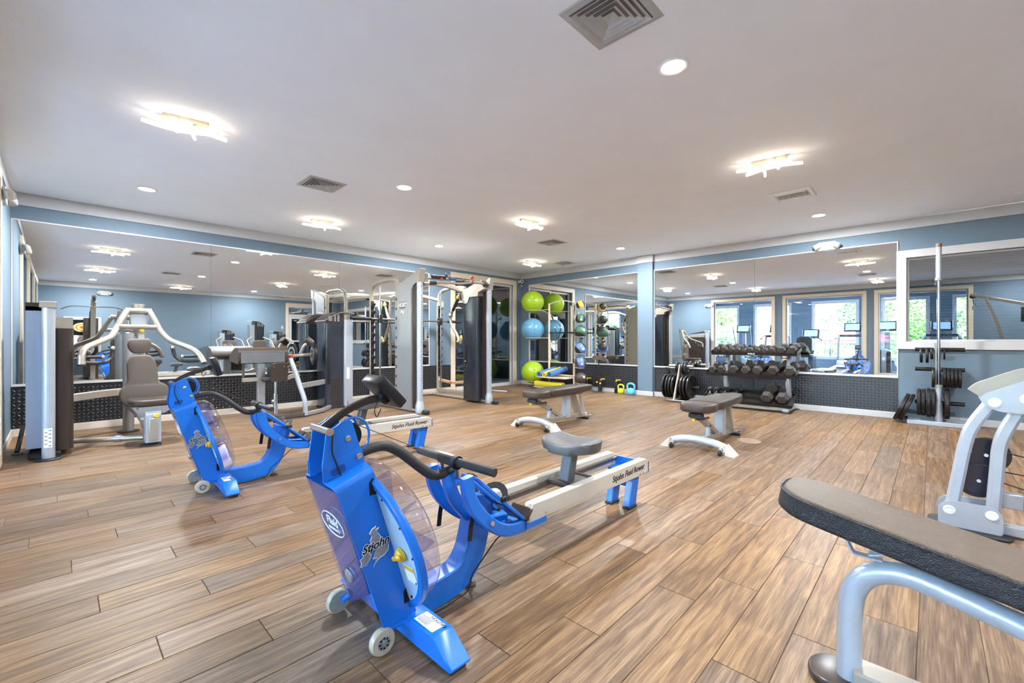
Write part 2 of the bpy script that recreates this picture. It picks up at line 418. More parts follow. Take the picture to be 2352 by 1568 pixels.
tag(plank_obj([planks[i] for i in range(len(planks)) if i not in single], 'more_planks'), kind='stuff')

# ---- ceiling
cg = G(); cg.bb(CX0 - .2, XB + .2, YD - .2, CY1 + .2, H1, H1 + .15); struct('ceiling', cg, 'ceiling_white')
# ---- walls
W_OPEN = [(3.55, 5.26), (1.37, 3.18), (-0.63, 1.04)]          # openings in the wall behind the camera (Y ranges of the glass frames)
OUTW = [(5.51, 6.36), (3.75, 4.86), (1.82, 3.00), (0.12, 1.13), (-1.55, -0.50)]
wl = struct('wall_left', wall_with_holes('y', YA, .12, XC - .12, XB + .12, 0, H1, [(5.48, 7.15, 0, 2.25)]), 'wall_blue')
wr = struct('wall_right', wall_with_holes('x', XB, .12, YD, YA, 0, H1, [(-1.9, .235, .985, 2.04)]), 'wall_blue')
wc = struct('wall_rear', wall_with_holes('x', XC - .12, .12, YD, YA, 0, H1, [(a, b, .10, 2.26) for a, b in W_OPEN]), 'wall_blue')
wd = struct('wall_side', wall_with_holes('y', YD - .12, .12, CX0 - .12, XB + .12, 0, H1, []), 'wall_blue')
wo_ = struct('wall_outer', wall_with_holes('x', CX0 - .12, .12, YD, CY1, -.2, H1, [(a, b, .42, 2.30) for a, b in OUTW]), 'wall_blue')
wend = G(); wend.bb(CX0 - .12, XC - .12, CY1, CY1 + .12, -.2, H1); wend.bb(XC - .12, XC, YA + .12, CY1 + .12, 0, H1); struct('wall_end', wend, 'wall_blue')
g = G(); g.bb(XB - .06, XB, 3.615, 3.90, 0, H1); struct('wall_pillar', g, 'wall_blue')
g = G(); g.bb(CX0, XC - .12, YD, CY1, -.12, 0.0); struct('floor_cardio', g, 'cardio_floor')
# crown band
def band(name, z0, z1, d, m, segs):
    for i, s in enumerate(segs):
        g = G(); g.bb(*s, z0, z1, bev=0.002); struct('%s_%d' % (name, i + 1), g, m)
d = .012
band('trim', H0, H1 - .0005, d, 'crown_white_shaded', [(XC, XB, YA - d, YA), (XB - d, XB, 3.90, YA - d), (XB - d, XB, YD, 3.615), (XB - .06 - d, XB - .06, 3.603, 3.912), (XB - .06, XB - d, 3.603, 3.615), (XB - .06, XB - d, 3.90, 3.912), (XC, XC + d, YD, YA - d), (XC, XB, YD, YD + d)])
def base(name, segs):
    g = G()
    for s in segs: g.bb(*s, 0, BT, bev=0.003)
    struct(name, g, 'base_warm' if name in ('baseboard_left', 'baseboard_rear') else 'trim_white')  # same white boards; warm light coloured in on two walls only
d = .014
base('baseboard_left', [(XC + d, 5.38, YA - d, YA), (7.28, XB - d, YA - d, YA)])
base('baseboard_right', [(XB - d, XB, 3.912, YA), (XB - d, XB, YD, 3.60), (XB - .06 - d, XB - .06, 3.60, 3.915), (XB - .06, XB - d, 3.60, 3.614), (XB - .06, XB - d, 3.901, 3.915)])
base('baseboard_rear', [(XC, XC + d, YD, YA)])
base('baseboard_side', [(XC + d, 5.55, YD, YD + d), (6.95, XB - d, YD, YD + d)])
# ---- diamond plate panels below the mirrors
def diamond(par, axis, pos, a0, a1, m='diamond_black'):
    t = .008; g = G()
    if axis == 'y': g.bb(a0, a1, pos - t, pos, BT, PT)
    else: g.bb(pos - t, pos, a0, a1, BT, PT)
    p = g.build('diamond_plate_panel', m, par)
    V, F = [], []; pit = .037; nz = int((PT - BT - .01) / pit); na = int((a1 - a0 - .01) / pit)
    for i in range(na):
        for j in range(nz):
            ca, cz = a0 + .02 + i * pit, BT + .022 + j * pit; s = 1 if (i + j) % 2 else -1
            L, Wd, hh = .0165, .0058, .0026; u = (math.sqrt(.5), s * math.sqrt(.5)); w = (-u[1], u[0]); o = len(V)
            for (q, r, h) in ((L, 0, 0), (0, Wd, 0), (-L, 0, 0), (0, -Wd, 0), (L * .45, 0, hh), (-L * .45, 0, hh)):
                aa = ca + u[0] * q + w[0] * r; zz = cz + u[1] * q + w[1] * r
                V.append((aa, pos - t - h, zz) if axis == 'y' else (pos - t - h, aa, zz))
            F += [(o, o + 1, o + 4), (o + 1, o + 5, o + 4), (o + 1, o + 2, o + 5), (o + 2, o + 3, o + 5), (o + 3, o + 4, o + 5), (o + 3, o, o + 4)]
    me = bpy.data.meshes.new('tread_pattern'); me.from_pydata(V, [], F); me.materials.append(MATS['tread_highlight']); o = bpy.data.objects.new('tread_pattern', me); COL.objects.link(o); o.parent = p; o['kind'] = 'stuff'
diamond(wl, 'y', YA, XC + .002, 1.40); diamond(wl, 'y', YA, 1.405, 3.15); diamond(wl, 'y', YA, 3.155, 5.375)
diamond(wr, 'x', XB, 3.92, 6.6); diamond(wr, 'x', XB, 1.98, 3.595); diamond(wr, 'x', XB, .318, 1.975)
# ---- mirrors
def mirror(axis, pos, a0, a1, label, ends=(0, 0)):
    t = thing('wall_mirror', label, 'mirror', (0, 0, 0), 0, 'frameless mirror panels')
    B = lambda g, p0, p1, z0, z1, d0, d1: g.bb(p0, p1, pos - d1, pos - d0, z0, z1) if axis == 'y' else g.bb(pos - d1, pos - d0, p0, p1, z0, z1)
    g = G(); B(g, a0 + .0012, a1 - .0012, MB_, MT, .001, .007); part('glass', g, 'mirror', t)
    g = G(); B(g, a0, a1, MT, MT + .012, .001, .012); part('top_channel', g, 'channel', t)
    g = G(); B(g, a0, a1, MB_ - .025, MB_, .001, .016); part('bottom_channel', g, 'channel', t)
    for e, x in zip(ends, (a0 - .012, a1)):
        if e: g = G(); B(g, x, x + .012, MB_ - .025, MT + .012, .001, .012); part('side_channel', g, 'channel', t)
mirror('y', YA, XC + .014, 1.40, 'wall mirror panel behind the shoulder press machine', (1, 0))
mirror('y', YA, 1.40, 3.13, 'wall mirror panel behind the arm curl machine')
mirror('y', YA, 3.13, 4.86, 'wall mirror panel behind the cable smith machine', (0, 1))
mirror('x', XB, 3.93, 6.61, 'wall mirror panel behind the exercise ball rack', (0, 1))
mirror('x', XB, 1.97, 3.60, 'wall mirror panel between the blue pillar and the dumbbell rack', (0, 1))
mirror('x', XB, .326, 1.97, 'wall mirror panel behind the dumbbell rack reaching the white window frame', (1, 0))
# ---- interior windows in the wall behind the camera
def window_frame(name, axis, pos, a0, a1, z0, z1, tw, m, glass, side=1, thick=.03, inner=.03, depth=.12, mull=()):
    """casing trim on both faces of a wall slab pos..pos+depth, inner sash and pane"""
    def B(g, p0, p1, q0, q1, d0, d1):
        return g.bb(d0, d1, p0, p1, q0, q1, bev=.003) if axis == 'x' else g.bb(p0, p1, d0, d1, q0, q1, bev=.003)
    g = G()
    for d0, d1 in ((pos + depth, pos + depth + thick), (pos - thick, pos)):
        B(g, a0 - tw, a1 + tw, z1, z1 + tw, d0, d1); B(g, a0 - tw, a1 + tw, z0 - tw, z0, d0, d1)
        B(g, a0 - tw, a0, z0, z1, d0, d1); B(g, a1, a1 + tw, z0, z1, d0, d1)
    w = struct(name, g, m)
    g = G(); s = inner; d0, d1 = pos + depth * .25, pos + depth * .75
    B(g, a0, a1, z1 - s, z1, d0, d1); B(g, a0, a1, z0, z0 + s, d0, d1); B(g, a0, a0 + s, z0 + s, z1 - s, d0, d1); B(g, a1 - s, a1, z0 + s, z1 - s, d0, d1)
    for mu in mull: B(g, mu - s * .6, mu + s * .6, z0 + s, z1 - s, d0, d1)
    g.build('sash', 'trim_white', w)
    xs = [a0 + s] + [mu for mu in mull] + [a1 - s]
    for p0, p1 in zip(xs, xs[1:]):
        g = G(); dm = pos + depth * .5
        p0_ = p0 + (s * .6 if p0 in mull else 0); p1_ = p1 - (s * .6 if p1 in mull else 0)
        if axis == 'x': g.bb(dm - .003, dm + .003, p0_, p1_, z0 + s, z1 - s)
        else: g.bb(p0_, p1_, dm - .003, dm + .003, z0 + s, z1 - s)
        g.build('pane', glass, w)
    return w
for i, (a, b) in enumerate(W_OPEN): window_frame('window_%d' % (i + 1), 'x', XC - .12, a, b, .10, 2.26, .085, 'trim_warm', 'glass')
for i, (a, b) in enumerate(OUTW): window_frame('window_%d' % (i + 5), 'x', CX0 - .12, a, b, .42, 2.30, .07, 'trim_white', 'glass', mull=())
# ---- framed window in the right wall, blind behind it and the dark room beyond
window_frame('window_4', 'x', XB, -1.9, .235, .985, 2.04, .095, 'trim_white', 'glass_wall', inner=.025)
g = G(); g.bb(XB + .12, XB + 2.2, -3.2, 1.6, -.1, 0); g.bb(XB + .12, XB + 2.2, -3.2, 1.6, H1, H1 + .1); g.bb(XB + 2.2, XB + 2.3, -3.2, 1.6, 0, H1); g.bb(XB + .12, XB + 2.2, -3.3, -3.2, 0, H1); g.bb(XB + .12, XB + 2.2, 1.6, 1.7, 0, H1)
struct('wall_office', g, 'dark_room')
bl = thing('window_blind', 'horizontal slat blind hanging behind the white framed interior window', 'blind', (XB + .19, 0, 0))
g = G(); g.bb(-.02, .02, -1.85, .2, 2.0, 2.04); part('head_rail', g, 'white', bl)
for i in range(26):
    g = G(); g.box((0, -.82, 1.96 - i * .036), (.028, 2.04, .0015), (0, math.radians(20), 0)); part('slat', g, 'white', bl)
# ---- sliding glass door in the left wall
def sliding_door():
    g = G(); a0, a1, z1, tw = 5.48, 7.15, 2.25, .105
    for d0, d1 in ((YA - .03, YA), (YA + .12, YA + .15)):
        g.bb(a0 - tw, a1 + tw, d0, d1, z1, z1 + tw, bev=.003); g.bb(a0 - tw, a0, d0, d1, 0, z1, bev=.003); g.bb(a1, a1 + tw, d0, d1, 0, z1, bev=.003)
    w = struct('door_1', g, 'trim_warm')
    s = .05
    for p0, p1, dy in ((a0, 6.33, .075), (6.30, a1, .03)):
        g = G(); y0, y1 = YA + dy, YA + dy + .035
        g.bb(p0, p1, y0, y1, z1 - s, z1); g.bb(p0, p1, y0, y1, .012, .012 + s); g.bb(p0, p0 + s, y0, y1, .012 + s, z1 - s); g.bb(p1 - s, p1, y0, y1, .012 + s, z1 - s)
        sh = g.build('sash', 'trim_white', w); g = G(); g.bb(p0 + s, p1 - s, y0 + .014, y0 + .02, .012 + s, z1 - s); g.build('pane', 'glass_dark', sh)
    g = G(); g.bb(a0, a1, YA - .01, YA + .12, 0, .012); g.build('threshold', 'trim_white', w)
sliding_door()
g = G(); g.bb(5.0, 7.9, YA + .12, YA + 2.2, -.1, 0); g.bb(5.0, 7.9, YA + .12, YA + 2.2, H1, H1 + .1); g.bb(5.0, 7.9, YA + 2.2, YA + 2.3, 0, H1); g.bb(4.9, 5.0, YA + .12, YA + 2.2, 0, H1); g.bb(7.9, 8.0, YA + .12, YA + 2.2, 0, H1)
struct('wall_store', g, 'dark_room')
# ---- french door in the wall opposite the long mirror
g = G(); a0, a1, z1, tw = 5.62, 6.80, 2.22, .09
g.bb(a0 - tw, a1 + tw, YD, YD + .03, z1, z1 + tw, bev=.003); g.bb(a0 - tw, a0, YD, YD + .03, 0, z1, bev=.003); g.bb(a1, a1 + tw, YD, YD + .03, 0, z1, bev=.003)
dr = struct('door_2', g, 'trim_warm')
g = G(); g.bb(a0, a1, YD, YD + .02, 1.86, 1.92); g.bb(a0, a0 + .1, YD, YD + .02, 0, 1.86); g.bb(a1 - .1, a1, YD, YD + .02, 0, 1.86); g.bb(a0 + .1, a1 - .1, YD, YD + .02, 1.76, 1.86); g.bb(a0 + .1, a1 - .1, YD, YD + .02, 0, .22); g.bb(a0 + .1, a1 - .1, YD, YD + .02, .95, 1.0)
g.bb(a0 + .38, a0 + .41, YD, YD + .02, .22, 1.76); g.bb(a1 - .41, a1 - .38, YD, YD + .02, .22, 1.76); g.bb(a0, a1, YD, YD + .02, 2.16, 2.22); g.build('leaf', 'trim_white', dr)
g = G(); g.bb(a0, a1, YD + .001, YD + .006, .1, 2.2); g.build('pane', 'glass_wall', dr)
# light switches
def plate(name, axis, p, w, h, label):
    t = thing(name, label, 'switch', p)
    g = G()
    if axis == 'y': g.box((0, -.004, 0), (w, .008, h), bev=.003)
    elif axis == '-y': g.box((0, .004, 0), (w, .008, h), bev=.003)
    part('plate', g, 'offwhite', t)
    g = G(); s = -1 if axis == 'y' else 1; g.box((0, s * .010, 0), (w * .3, .008, h * .35), bev=.002); part('rocker', g, 'white', t)
plate('light_switch', 'y', (5.17, YA, 1.697), .075, .12, 'light switch on the blue wall beside the sliding glass door')
plate('light_switch', '-y', (5.42, YD, 1.45), .075, .12, 'light switch beside the french door seen in the mirror')
# ================================================================== ceiling fittings
def downlight(x, y, where):
    t = thing('downlight', 'round recessed downlight in the ceiling ' + where, 'light', (x, y, H1), 0, 'recessed downlights')
    g = G(); g.lathe([(.085, 0), (.085, -.004), (.078, -.008), (.066, -.006), (.064, 0)], (0, 0, 0), (0, 0, 1), 28); part('trim_ring', g, 'white', t)
    g = G(); g.lathe([(.063, -.001), (.063, -.004), (.0, -.0045)], (0, 0, 0), (0, 0, 1), 28); part('lens', g, 'lens', t)
    ld = bpy.data.lights.new('downlight_lamp', 'AREA'); ld.shape = 'DISK'; ld.size = .12; ld.energy = DOWN_W; ld.color = (.88, .94, 1)
    lo = bpy.data.objects.new('downlight_lamp', ld); COL.objects.link(lo); lo.parent = t; lo.location = (0, 0, -.012)
for x, y, w in ((.63, 5.76, 'above the seated press machine'), (2.42, 3.83, 'above the rail end of the far rower'), (2.40, 1.05, 'above the rear legs of the near rower'), (6.49, 1.01, 'in front of the dumbbell rack'), (4.31, 5.80, 'above the cable smith machine'), (6.53, 3.76, 'in front of the blue pillar'), (.62, -1.55, 'above the lat pulldown machine'), (4.25, -1.55, 'above the tallest weight machine')): downlight(x, y, w)
def wave_lamp(x, y, rz, where):
    t = thing('wave_ceiling_lamp', 'ceiling lamp of crossing wavy light strips ' + where, 'light', (x, y, H1), rz, 'wavy led ceiling lamps')
    g = G(); g.box((0, 0, -.010), (.26, .065, .020), bev=.004); part('base_plate', g, 'trim_warm', t)
    def strip(pts, z):
        k = []
        for i in range(len(pts)): k.append((pts[i][0], pts[i][1], z))
        g = G(); g.tube([(p[0], p[1], z + .012) for p in pts], .009, 6, 0.0); h = part('holder', g, 'white', t)
        g = G(); g.bar([(p[0], p[1], z - .002) for p in pts], .017, .014, (0, 0, 1)); part('light_strip', g, 'led', t)
    n = 14
    strip([(-.235 + .42 * i / n, .052 * math.sin(PI * 1.15 * i / n) - .028, 0) for i in range(n + 1)], -.080)
    strip([(-.16 + .40 * i / n, -.052 * math.sin(PI * 1.15 * i / n) + .036, 0) for i in range(n + 1)], -.066)
    strip([(-.055 + .012 * math.sin(PI * i / 8), -.11 + .22 * i / 8, 0) for i in range(9)], -.056)
    strip([(.05 - .012 * math.sin(PI * i / 8), -.13 + .22 * i / 8, 0) for i in range(9)], -.092)
    for sx in (-.055, .05): g = G(); g.cyl((sx, 0, -.02), (sx, 0, -.085), .008, 8); part('stem', g, 'white', t)
for x, y, r, w in ((.62, 3.75, -.2, 'above the tank of the far rower'), (4.2, 1.0, PI / 2 + .1, 'beside the slatted ceiling grille'), (2.36, 5.66, -.2, 'above the arm curl machine'), (4.21, 3.74, -.2, 'above the bench nearer the ball rack'), (6.40, 5.61, -.2, 'in front of the exercise ball rack'), (.62, 1.0, -.2, 'above the near rower'), (2.40, -1.55, -.2, 'seen in the long mirror past the lat pulldown'), (6.45, -1.55, -.2, 'near the french door')): wave_lamp(x, y, r, w)
def diffuser(x, y, label, w=.36, grp='square air diffusers'):
    t = thing('air_vent', label, 'vent', (x, y, H1), 0, grp); h = w / 2
    def ring(g, a, b, za, zb, th=.0025):
        """sloped square ring from half-size a (z za) to b (z zb)"""
        V = []
        for q, z in ((a, za), (b, zb)):
            V.append([g.bm.verts.new(c) for c in ((-q, -q, z), (q, -q, z), (q, q, z), (-q, q, z))])
        for i in range(4): g.bm.faces.new((V[0][i], V[0][(i + 1) % 4], V[1][(i + 1) % 4], V[1][i]))
        bmesh.ops.solidify(g.bm, geom=list(g.bm.faces), thickness=th)
    g = G(); g.bb(-h + .03, h - .03, -h + .03, h - .03, -.002, -.0005); part('gap_sheet', g, 'vent_gap_shade', t)
    g = G(); ring(g, h, h - .008, -.0005, -.006); part('frame', g, 'vent_white', t)
    g = G(); ring(g, h - .008, h - .038, -.006, -.009); part('flange', g, 'vent_white', t)
    for i in range(4):
        a = h - .042 - i * .027; g = G(); ring(g, a, a - .0215, -.016 - i * .001, -.004); part('louver', g, 'vent_white', t)
    a = h - .042 - 4 * .027; g = G(); ring(g, a, .001, -.016, -.004); part('louver', g, 'vent_white', t)
diffuser(1.815, 1.095, 'square white air diffuser near the round downlight over the fluid rower')
diffuser(1.81, 4.345, 'square white air diffuser between two wavy lamps above the far rower')
diffuser(5.385, 4.31, 'square white air diffuser above the flat bench near the mirrors')
diffuser(7.0, 5.28, 'square white air diffuser above the ball rack corner', .36)
def grille(x, y, label, w, l):
    t = thing('air_vent', label, 'vent', (x, y, H1))
    g = G(); g.bb(-w / 2 + .02, w / 2 - .02, -l / 2 + .02, l / 2 - .02, -.002, -.0005); part('gap_sheet', g, 'vent_gap_shade', t)
    g = G()
    for s in (-1, 1): g.bb(-w / 2, w / 2, s * (l / 2 - .02) - .02, s * (l / 2 - .02) + .02, -.014, -.0005, bev=.006); g.bb(s * (w / 2 - .045) - .045, s * (w / 2 - .045) + .045, -l / 2 + .04, l / 2 - .04, -.014, -.0005, bev=.006)
    part('frame', g, 'vent_white', t)
    for i in range(13):
        yy = -l / 2 + .05 + i * (l - .1) / 12; g = G(); g.box((0, yy, -.008), (w - .18, .004, .014), (math.radians(25), 0, 0)); part('slat', g, 'vent_white', t)
grille(5.39, 1.065, 'white ceiling grille with slats beside the wavy lamp over the weight benches', .35, .37)
t = thing('ceiling_hatch', 'plain white square access hatch in the ceiling by the framed window', 'hatch', (7.12, -.78, H1))
g = G(); g.box((0, 0, -.005), (.34, .34, .009), bev=.003); part('panel', g, 'ceiling_white', t)
# emergency lights
def emergency(p, rz, label):
    t = thing('emergency_light', label, 'light', p, rz, 'twin head emergency lights')      # local: wall is at y=0, faces -y
    g = G(); g.pad(rrect(-.11, .11, -.055, .055, .02), 'xz', -.001, -.05, .008); part('housing', g, 'offwhite', t)
    for s in (-1, 1):
        g = G(); g.box((0, 0, 0), (.075, .05, .075), bev=.012, seg=2); M = Matrix.Translation((s * .115, -.065, -.01)) @ Matrix.Rotation(math.radians(-22 * s), 4, 'Z') @ Matrix.Rotation(math.radians(-18), 4, 'X') @ Matrix.Rotation(math.radians(30 * s), 4, 'Y')
        g.xf(M); h = part('lamp_head', g, 'offwhite', t)
        g = G()
        for i in range(4):
            for j in range(4): g.box((-.026 + i * .0173, -.026, -.026 + j * .0173), (.013, .004, .013), bev=.002)
        g.xf(M); part('reflector', g, 'silver_light', h)
    g = G(); g.box((0, -.028, -.058), (.2, .04, .008)); part('bottom_seam', g, 'offwhite', t)
emergency((XB - .001, 1.055, 2.315), -PI / 2, 'white twin head emergency light above the mirror over the dumbbell rack')
emergency((XC + .001, 5.40, 2.17), PI / 2, 'white twin head emergency light on the wall beside the shoulder press')
emergency((.88, YD + .001, 2.29), PI, 'white twin head emergency light on the blue wall above the target screen')
t = thing('security_camera', 'small white security camera in the corner above the sliding door', 'camera', (7.36, YA, 2.345))
g = G(); g.lathe([(.035, 0), (.035, .02), (.012, .03), (.012, .05)], (0, 0, 0), (0, -1, 0), 18); part('mount', g, 'white', t)
g = G(); g.lathe([(.0, -.05), (.036, -.045), (.04, .0), (.036, .06), (.0, .062)], (0, -.09, .0), (-.6, -.75, -.1), 18); b = part('camera_body', g, 'white', t)
g = G(); g.lathe([(.022, .0625), (.022, .066), (.0, .067)], (0, -.09, 0), (-.6, -.75, -.1), 18); part('camera_lens', g, 'black_plastic', b)
g = G(); g.box((.055, -.03, -.09), (.05, .04, .08), bev=.015, seg=2); part('junction_box', g, 'offwhite', t)

# ================================================================== fluid rower
def rower(loc, rz, label, mon=None, near=True):
    t = thing('fluid_rower', label, 'rowing machine', loc, rz, 'blue water rowers')
    BL = 'rower_blue'
    g = G(); g.prism([(-.345, .014), (-.355, .026), (-.262, .088), (.282, .088), (.375, .026), (.365, .014)], 'yz', 0.0, .078)
    bmesh.ops.bevel(g.bm, geom=list(g.bm.edges), offset=.004, segments=1, affect='EDGES'); bb = part('base_bar', g, BL, t)
    for v in (-.32, .34): g = G(); g.box((.04, v, .008), (.06, .04, .016), bev=.003); part('rubber_foot', g, 'rubber', bb)
    g = G(); g.box((.036, -.195, .0887), (.052, .10, .0014)); lb = part('caution_label', g, 'white', t)
    text_mesh('caution_text', 'CAUTION', .017, frame((.062 - .007, -.235 + .015, .0897), (0, 1, 0), (-1, 0, 0)) @ Matrix.Translation((-.0, 0, 0)), 'ink', lb)
    g = G()
    for i in range(6): g.box((.044 - i * .005, -.178, .0897), (.0014, .06 - (i % 3) * .006, .0004))
    part('small_print', g, 'ink', lb)
    for v, sd in ((-.085, -1), (.185, 1)):
        g = G(); g.bar([(.004, v, .058), (-.055, v, .060), (-.082, v, .052)], .012, .036, (0, 1, 0)); br = part('wheel_bracket', g, 'rower_blue', t)
        for uu in (-.02, -.045): g = G(); g.lathe([(.006, 0), (.005, .003), (0, .0035)], (uu, v + sd * .006, .058), (0, sd, 0), 10); part('bolt', g, 'chrome', br)
        vv = v + sd * .022
        g = G(); g.lathe([(.02, -.013), (.038, -.013), (.0425, -.006), (.0425, .006), (.038, .013), (.02, .013)], (-.084, vv, .0425), (0, sd, 0), 28); w = part('wheel', g, 'wheel_clear', t)
        g = G(); g.lathe([(.022, .0135), (.0205, .0145), (.009, .0135), (.008, .018), (0, .019)], (-.084, vv, .0425), (0, sd, 0), 18); part('hub', g, 'silver', w)
        g = G()
        for k in range(8): a = k * PI / 4; g.box((-.084 + .0155 * math.cos(a), vv + sd * .0148, .0425 + .0155 * math.sin(a)), (.006, .001, .006), (0, -a, 0))
        part('spoke_gap', g, 'ink', w)
    # folded side covers
    for sg in (-1, 1):
        rows_ = [((-.078, .075), (.045, .075), .112), ((-.225, .530), (-.110, .570), .112)]
        for i in range(6):
            a = PI / 2 * i / 5; r = .028
            rows_.append(((-.231 - .012 * math.sin(a), .546 + .022 * math.sin(a)), (-.114 - .004 * math.sin(a), .586 + .022 * math.sin(a)), .112 - r + r * math.cos(a)))
        rows_.append(((-.246, .572), (-.118, .612), .050))
        g = G(); R = []
        for A, B, v in rows_: R.append((g.bm.verts.new((A[0], sg * v, A[1])), g.bm.verts.new((B[0], sg * v, B[1]))))
        for a, b in zip(R, R[1:]): g.bm.faces.new((a[0], a[1], b[1], b[0]))
        bmesh.ops.recalc_face_normals(g.bm, faces=list(g.bm.faces)); bmesh.ops.solidify(g.bm, geom=list(g.bm.faces), thickness=.004)
        cv = part('side_cover', g, BL, t, 50)
        for (uu, zz) in ((-.117, .545), (.006, .158)):
            g = G(); g.prism([(uu - .012, zz - .026), (uu + .010, zz - .026), (uu + .014, zz + .018), (uu - .004, zz + .026), (uu - .014, zz + .014)], 'xz', sg * .1125, sg * .1145); part('cover_slot', g, 'hole', cv)
        # upright bracket plates
        g = G(); g.prism(smooth_poly([(-.246, .566), (-.120, .606), (-.131, .660), (-.158, .748), (-.185, .752), (-.205, .738), (-.238, .722), (-.250, .625)], .008, 2), 'xz', sg * .048, sg * .054); bp = part('bracket_plate', g, BL, t)
        g = G(); g.prism(smooth_poly([(-.249, .572), (-.116, .610), (-.128, .662), (-.252, .622)], .008, 2), 'xz', sg * .0545, sg * .0575); part('lower_flange', g, BL, bp)
        g = G(); g.prism(smooth_poly([(-.222, .584), (-.178, .598), (-.184, .620), (-.228, .606)], .006, 2), 'xz', sg * .0576, sg * .0584); part('hand_slot', g, 'rower_blue_shade', bp)
        for uu, zz, rr in ((-.172, .694, .010), (-.137, .634, .011)):
            g = G(); g.lathe([(rr, 0), (rr * .95, .004), (rr * .5, .006), (0, .006)], (uu, sg * (.0575 if zz < .65 else .054), zz), (0, sg, 0), 14); part('bolt', g, 'chrome', bp)
    g = G(); g.prism([(-.236, .552), (-.231, .546), (-.083, .078), (-.088, .078)], 'xz', -.109, .109); cl = part('clear_front', g, 'clear_sheet', t)
    d = Vector((-.148, 0, .468)).normalized(); nrm = Vector((-.953, 0, -.302))
    cF = Vector((-.192, .0, .420)) + nrm * .004
    g = G(); ring = [cF + Vector((0, 1, 0)) * (-.075 * math.cos(2 * PI * i / 36)) + d * (.042 * math.sin(2 * PI * i / 36)) for i in range(36)]; g.tube(ring, .0016, 4, 0, True); part('oval_mark', g, 'white', cl)
    text_mesh('oval_text', 'Fluid', .042, frame(cF + d * .010, (0, -1, 0), d), 'white', cl, .3, .0004)
    text_mesh('oval_text_small', 'TECHNOLOGY', .012, frame(cF - d * .020, (0, -1, 0), d), 'white', cl, 0, .0002)
    g = G(); g.lathe([(.024, 0), (.022, .006), (.010, .010), (0, .010)], Vector((-.135, 0, .235)) + nrm * .004, nrm, 20); part('axle_cap', g, 'silver', cl)
    # map logo on the visible side cover
    c0 = Vector((-.113, -.1165, .358)); ex = Vector((.953, 0, .09)).normalized(); ez = Vector((-.30, 0, .953)); ez = (ez - ex * ez.dot(ex)).normalized()
    ez2 = Vector((0, 0, 1))
    def lp(pts, m, k, off): 
        g = G(); q = [c0 + ex * (p[0] * k) + ez2 * (p[1] * k) for p in pts]; v = [g.bm.verts.new((p.x, c0.y - off, p.z)) for p in q]; v2 = [g.bm.verts.new((p.x, c0.y - off + .0012, p.z)) for p in q]
        g.bm.faces.new(v); n = len(v)
        for i in range(n): g.bm.faces.new((v[i], v[(i + 1) % n], v2[(i + 1) % n], v2[i]))
        bmesh.ops.recalc_face_normals(g.bm, faces=list(g.bm.faces)); return g
    isle = [(-.010, .056), (.004, .060), (.000, .050), (.014, .052), (.006, .040), (.012, .034), (.020, .022), (.030, .006), (.034, -.010), (.046, -.014), (.044, -.030), (.030, -.040), (.016, -.042), (.006, -.048), (-.004, -.060), (.000, -.046), (.008, -.038), (-.006, -.036), (.000, -.020), (.006, -.008), (.002, .006), (-.010, .012), (-.016, .022), (-.010, .034), (-.018, .044)]
    eire = [(-.022, -.004), (-.012, -.014), (-.016, -.030), (-.030, -.046), (-.048, -.044), (-.044, -.034), (-.050, -.024), (-.040, -.018), (-.038, -.008)]
    for pts in (isle, eire):
        cx = sum(p[0] for p in pts) / len(pts); cy = sum(p[1] for p in pts) / len(pts)
        big = [(cx + (p[0] - cx) * 1.10, cy + (p[1] - cy) * 1.07) for p in pts]
        part('map_outline', lp(big, 'white', .98, .0), 'white', t); part('map_mark', lp(pts, 'logo_silver', .98, .0006), 'logo_silver', t)
    MT_ = frame((c0.x, c0.y - .0022, c0.z + .004), (.95, 0, .12), (-.1, 0, 1))
    text_mesh('logo_outline', 'Stjohn', .036, MT_, 'white', t, .35, .0026, .0002, sx=1.0)
    text_mesh('logo_text', 'Stjohn', .036, MT_ @ Matrix.Translation((0, 0, .0006)), 'ink', t, .35, .0009, .0002, sx=1.0)
    # pulley, guard, strap
    g = G(); g.lathe([(.01, -.012), (.046, -.012), (.040, -.004), (.040, .004), (.046, .012), (.01, .012)], (-.150, 0, .690), (0, 1, 0), 28); part('pulley', g, 'black_plastic', t)
    for v in (-.040, .040): g = G(); g.tube([(-.175, v, .748), (-.145, v, .756), (-.108, v, .742), (-.090, v, .70), (-.100, v, .655), (-.128, v, .646)], .0042, 8, .02); part('strap_guard', g, BL, t)
    # tank
    ax = Vector((.955, 0, .297)); C0 = Vector((-.050, 0, .335)); RT = .262
    g = G(); g.lathe([(RT - .022, .004), (RT - .022, -.004), (RT - .002, -.004), (RT + .004, .004), (RT + .004, .016), (RT - .022, .016)], C0, ax, 56, False); part('tank_ring', g, BL, t)
    g = G(); g.lathe([(RT - .022, .006), (RT - .022, .001), (0, .001)], C0, ax, 56, False); face = part('tank_face', g, 'tank_grey', t)
    g = G(); g.lathe([(RT - .002, .016), (RT - .004, .050), (RT - .016, .082), (RT - .040, .098), (RT - .09, .106), (0, .108)], C0, ax, 56, False); sh = part('tank_shell', g, 'clear_tank', t)
    for k in range(10):
        g = G(); a = k * PI / 5; rad = Vector((0, math.cos(a), 0)) + Vector((-.297, 0, .955)) * math.sin(a); p0 = C0 + ax * .05 + rad * .155; tg = ax.cross(rad)
        M = frame(p0, rad, tg); g.box((0, 0, 0), (.15, .006, .07), M); part('paddle', g, 'clear_paddle', t)
    vd = Vector((0, 1, 0)); dd = Vector((-.297, 0, .955))
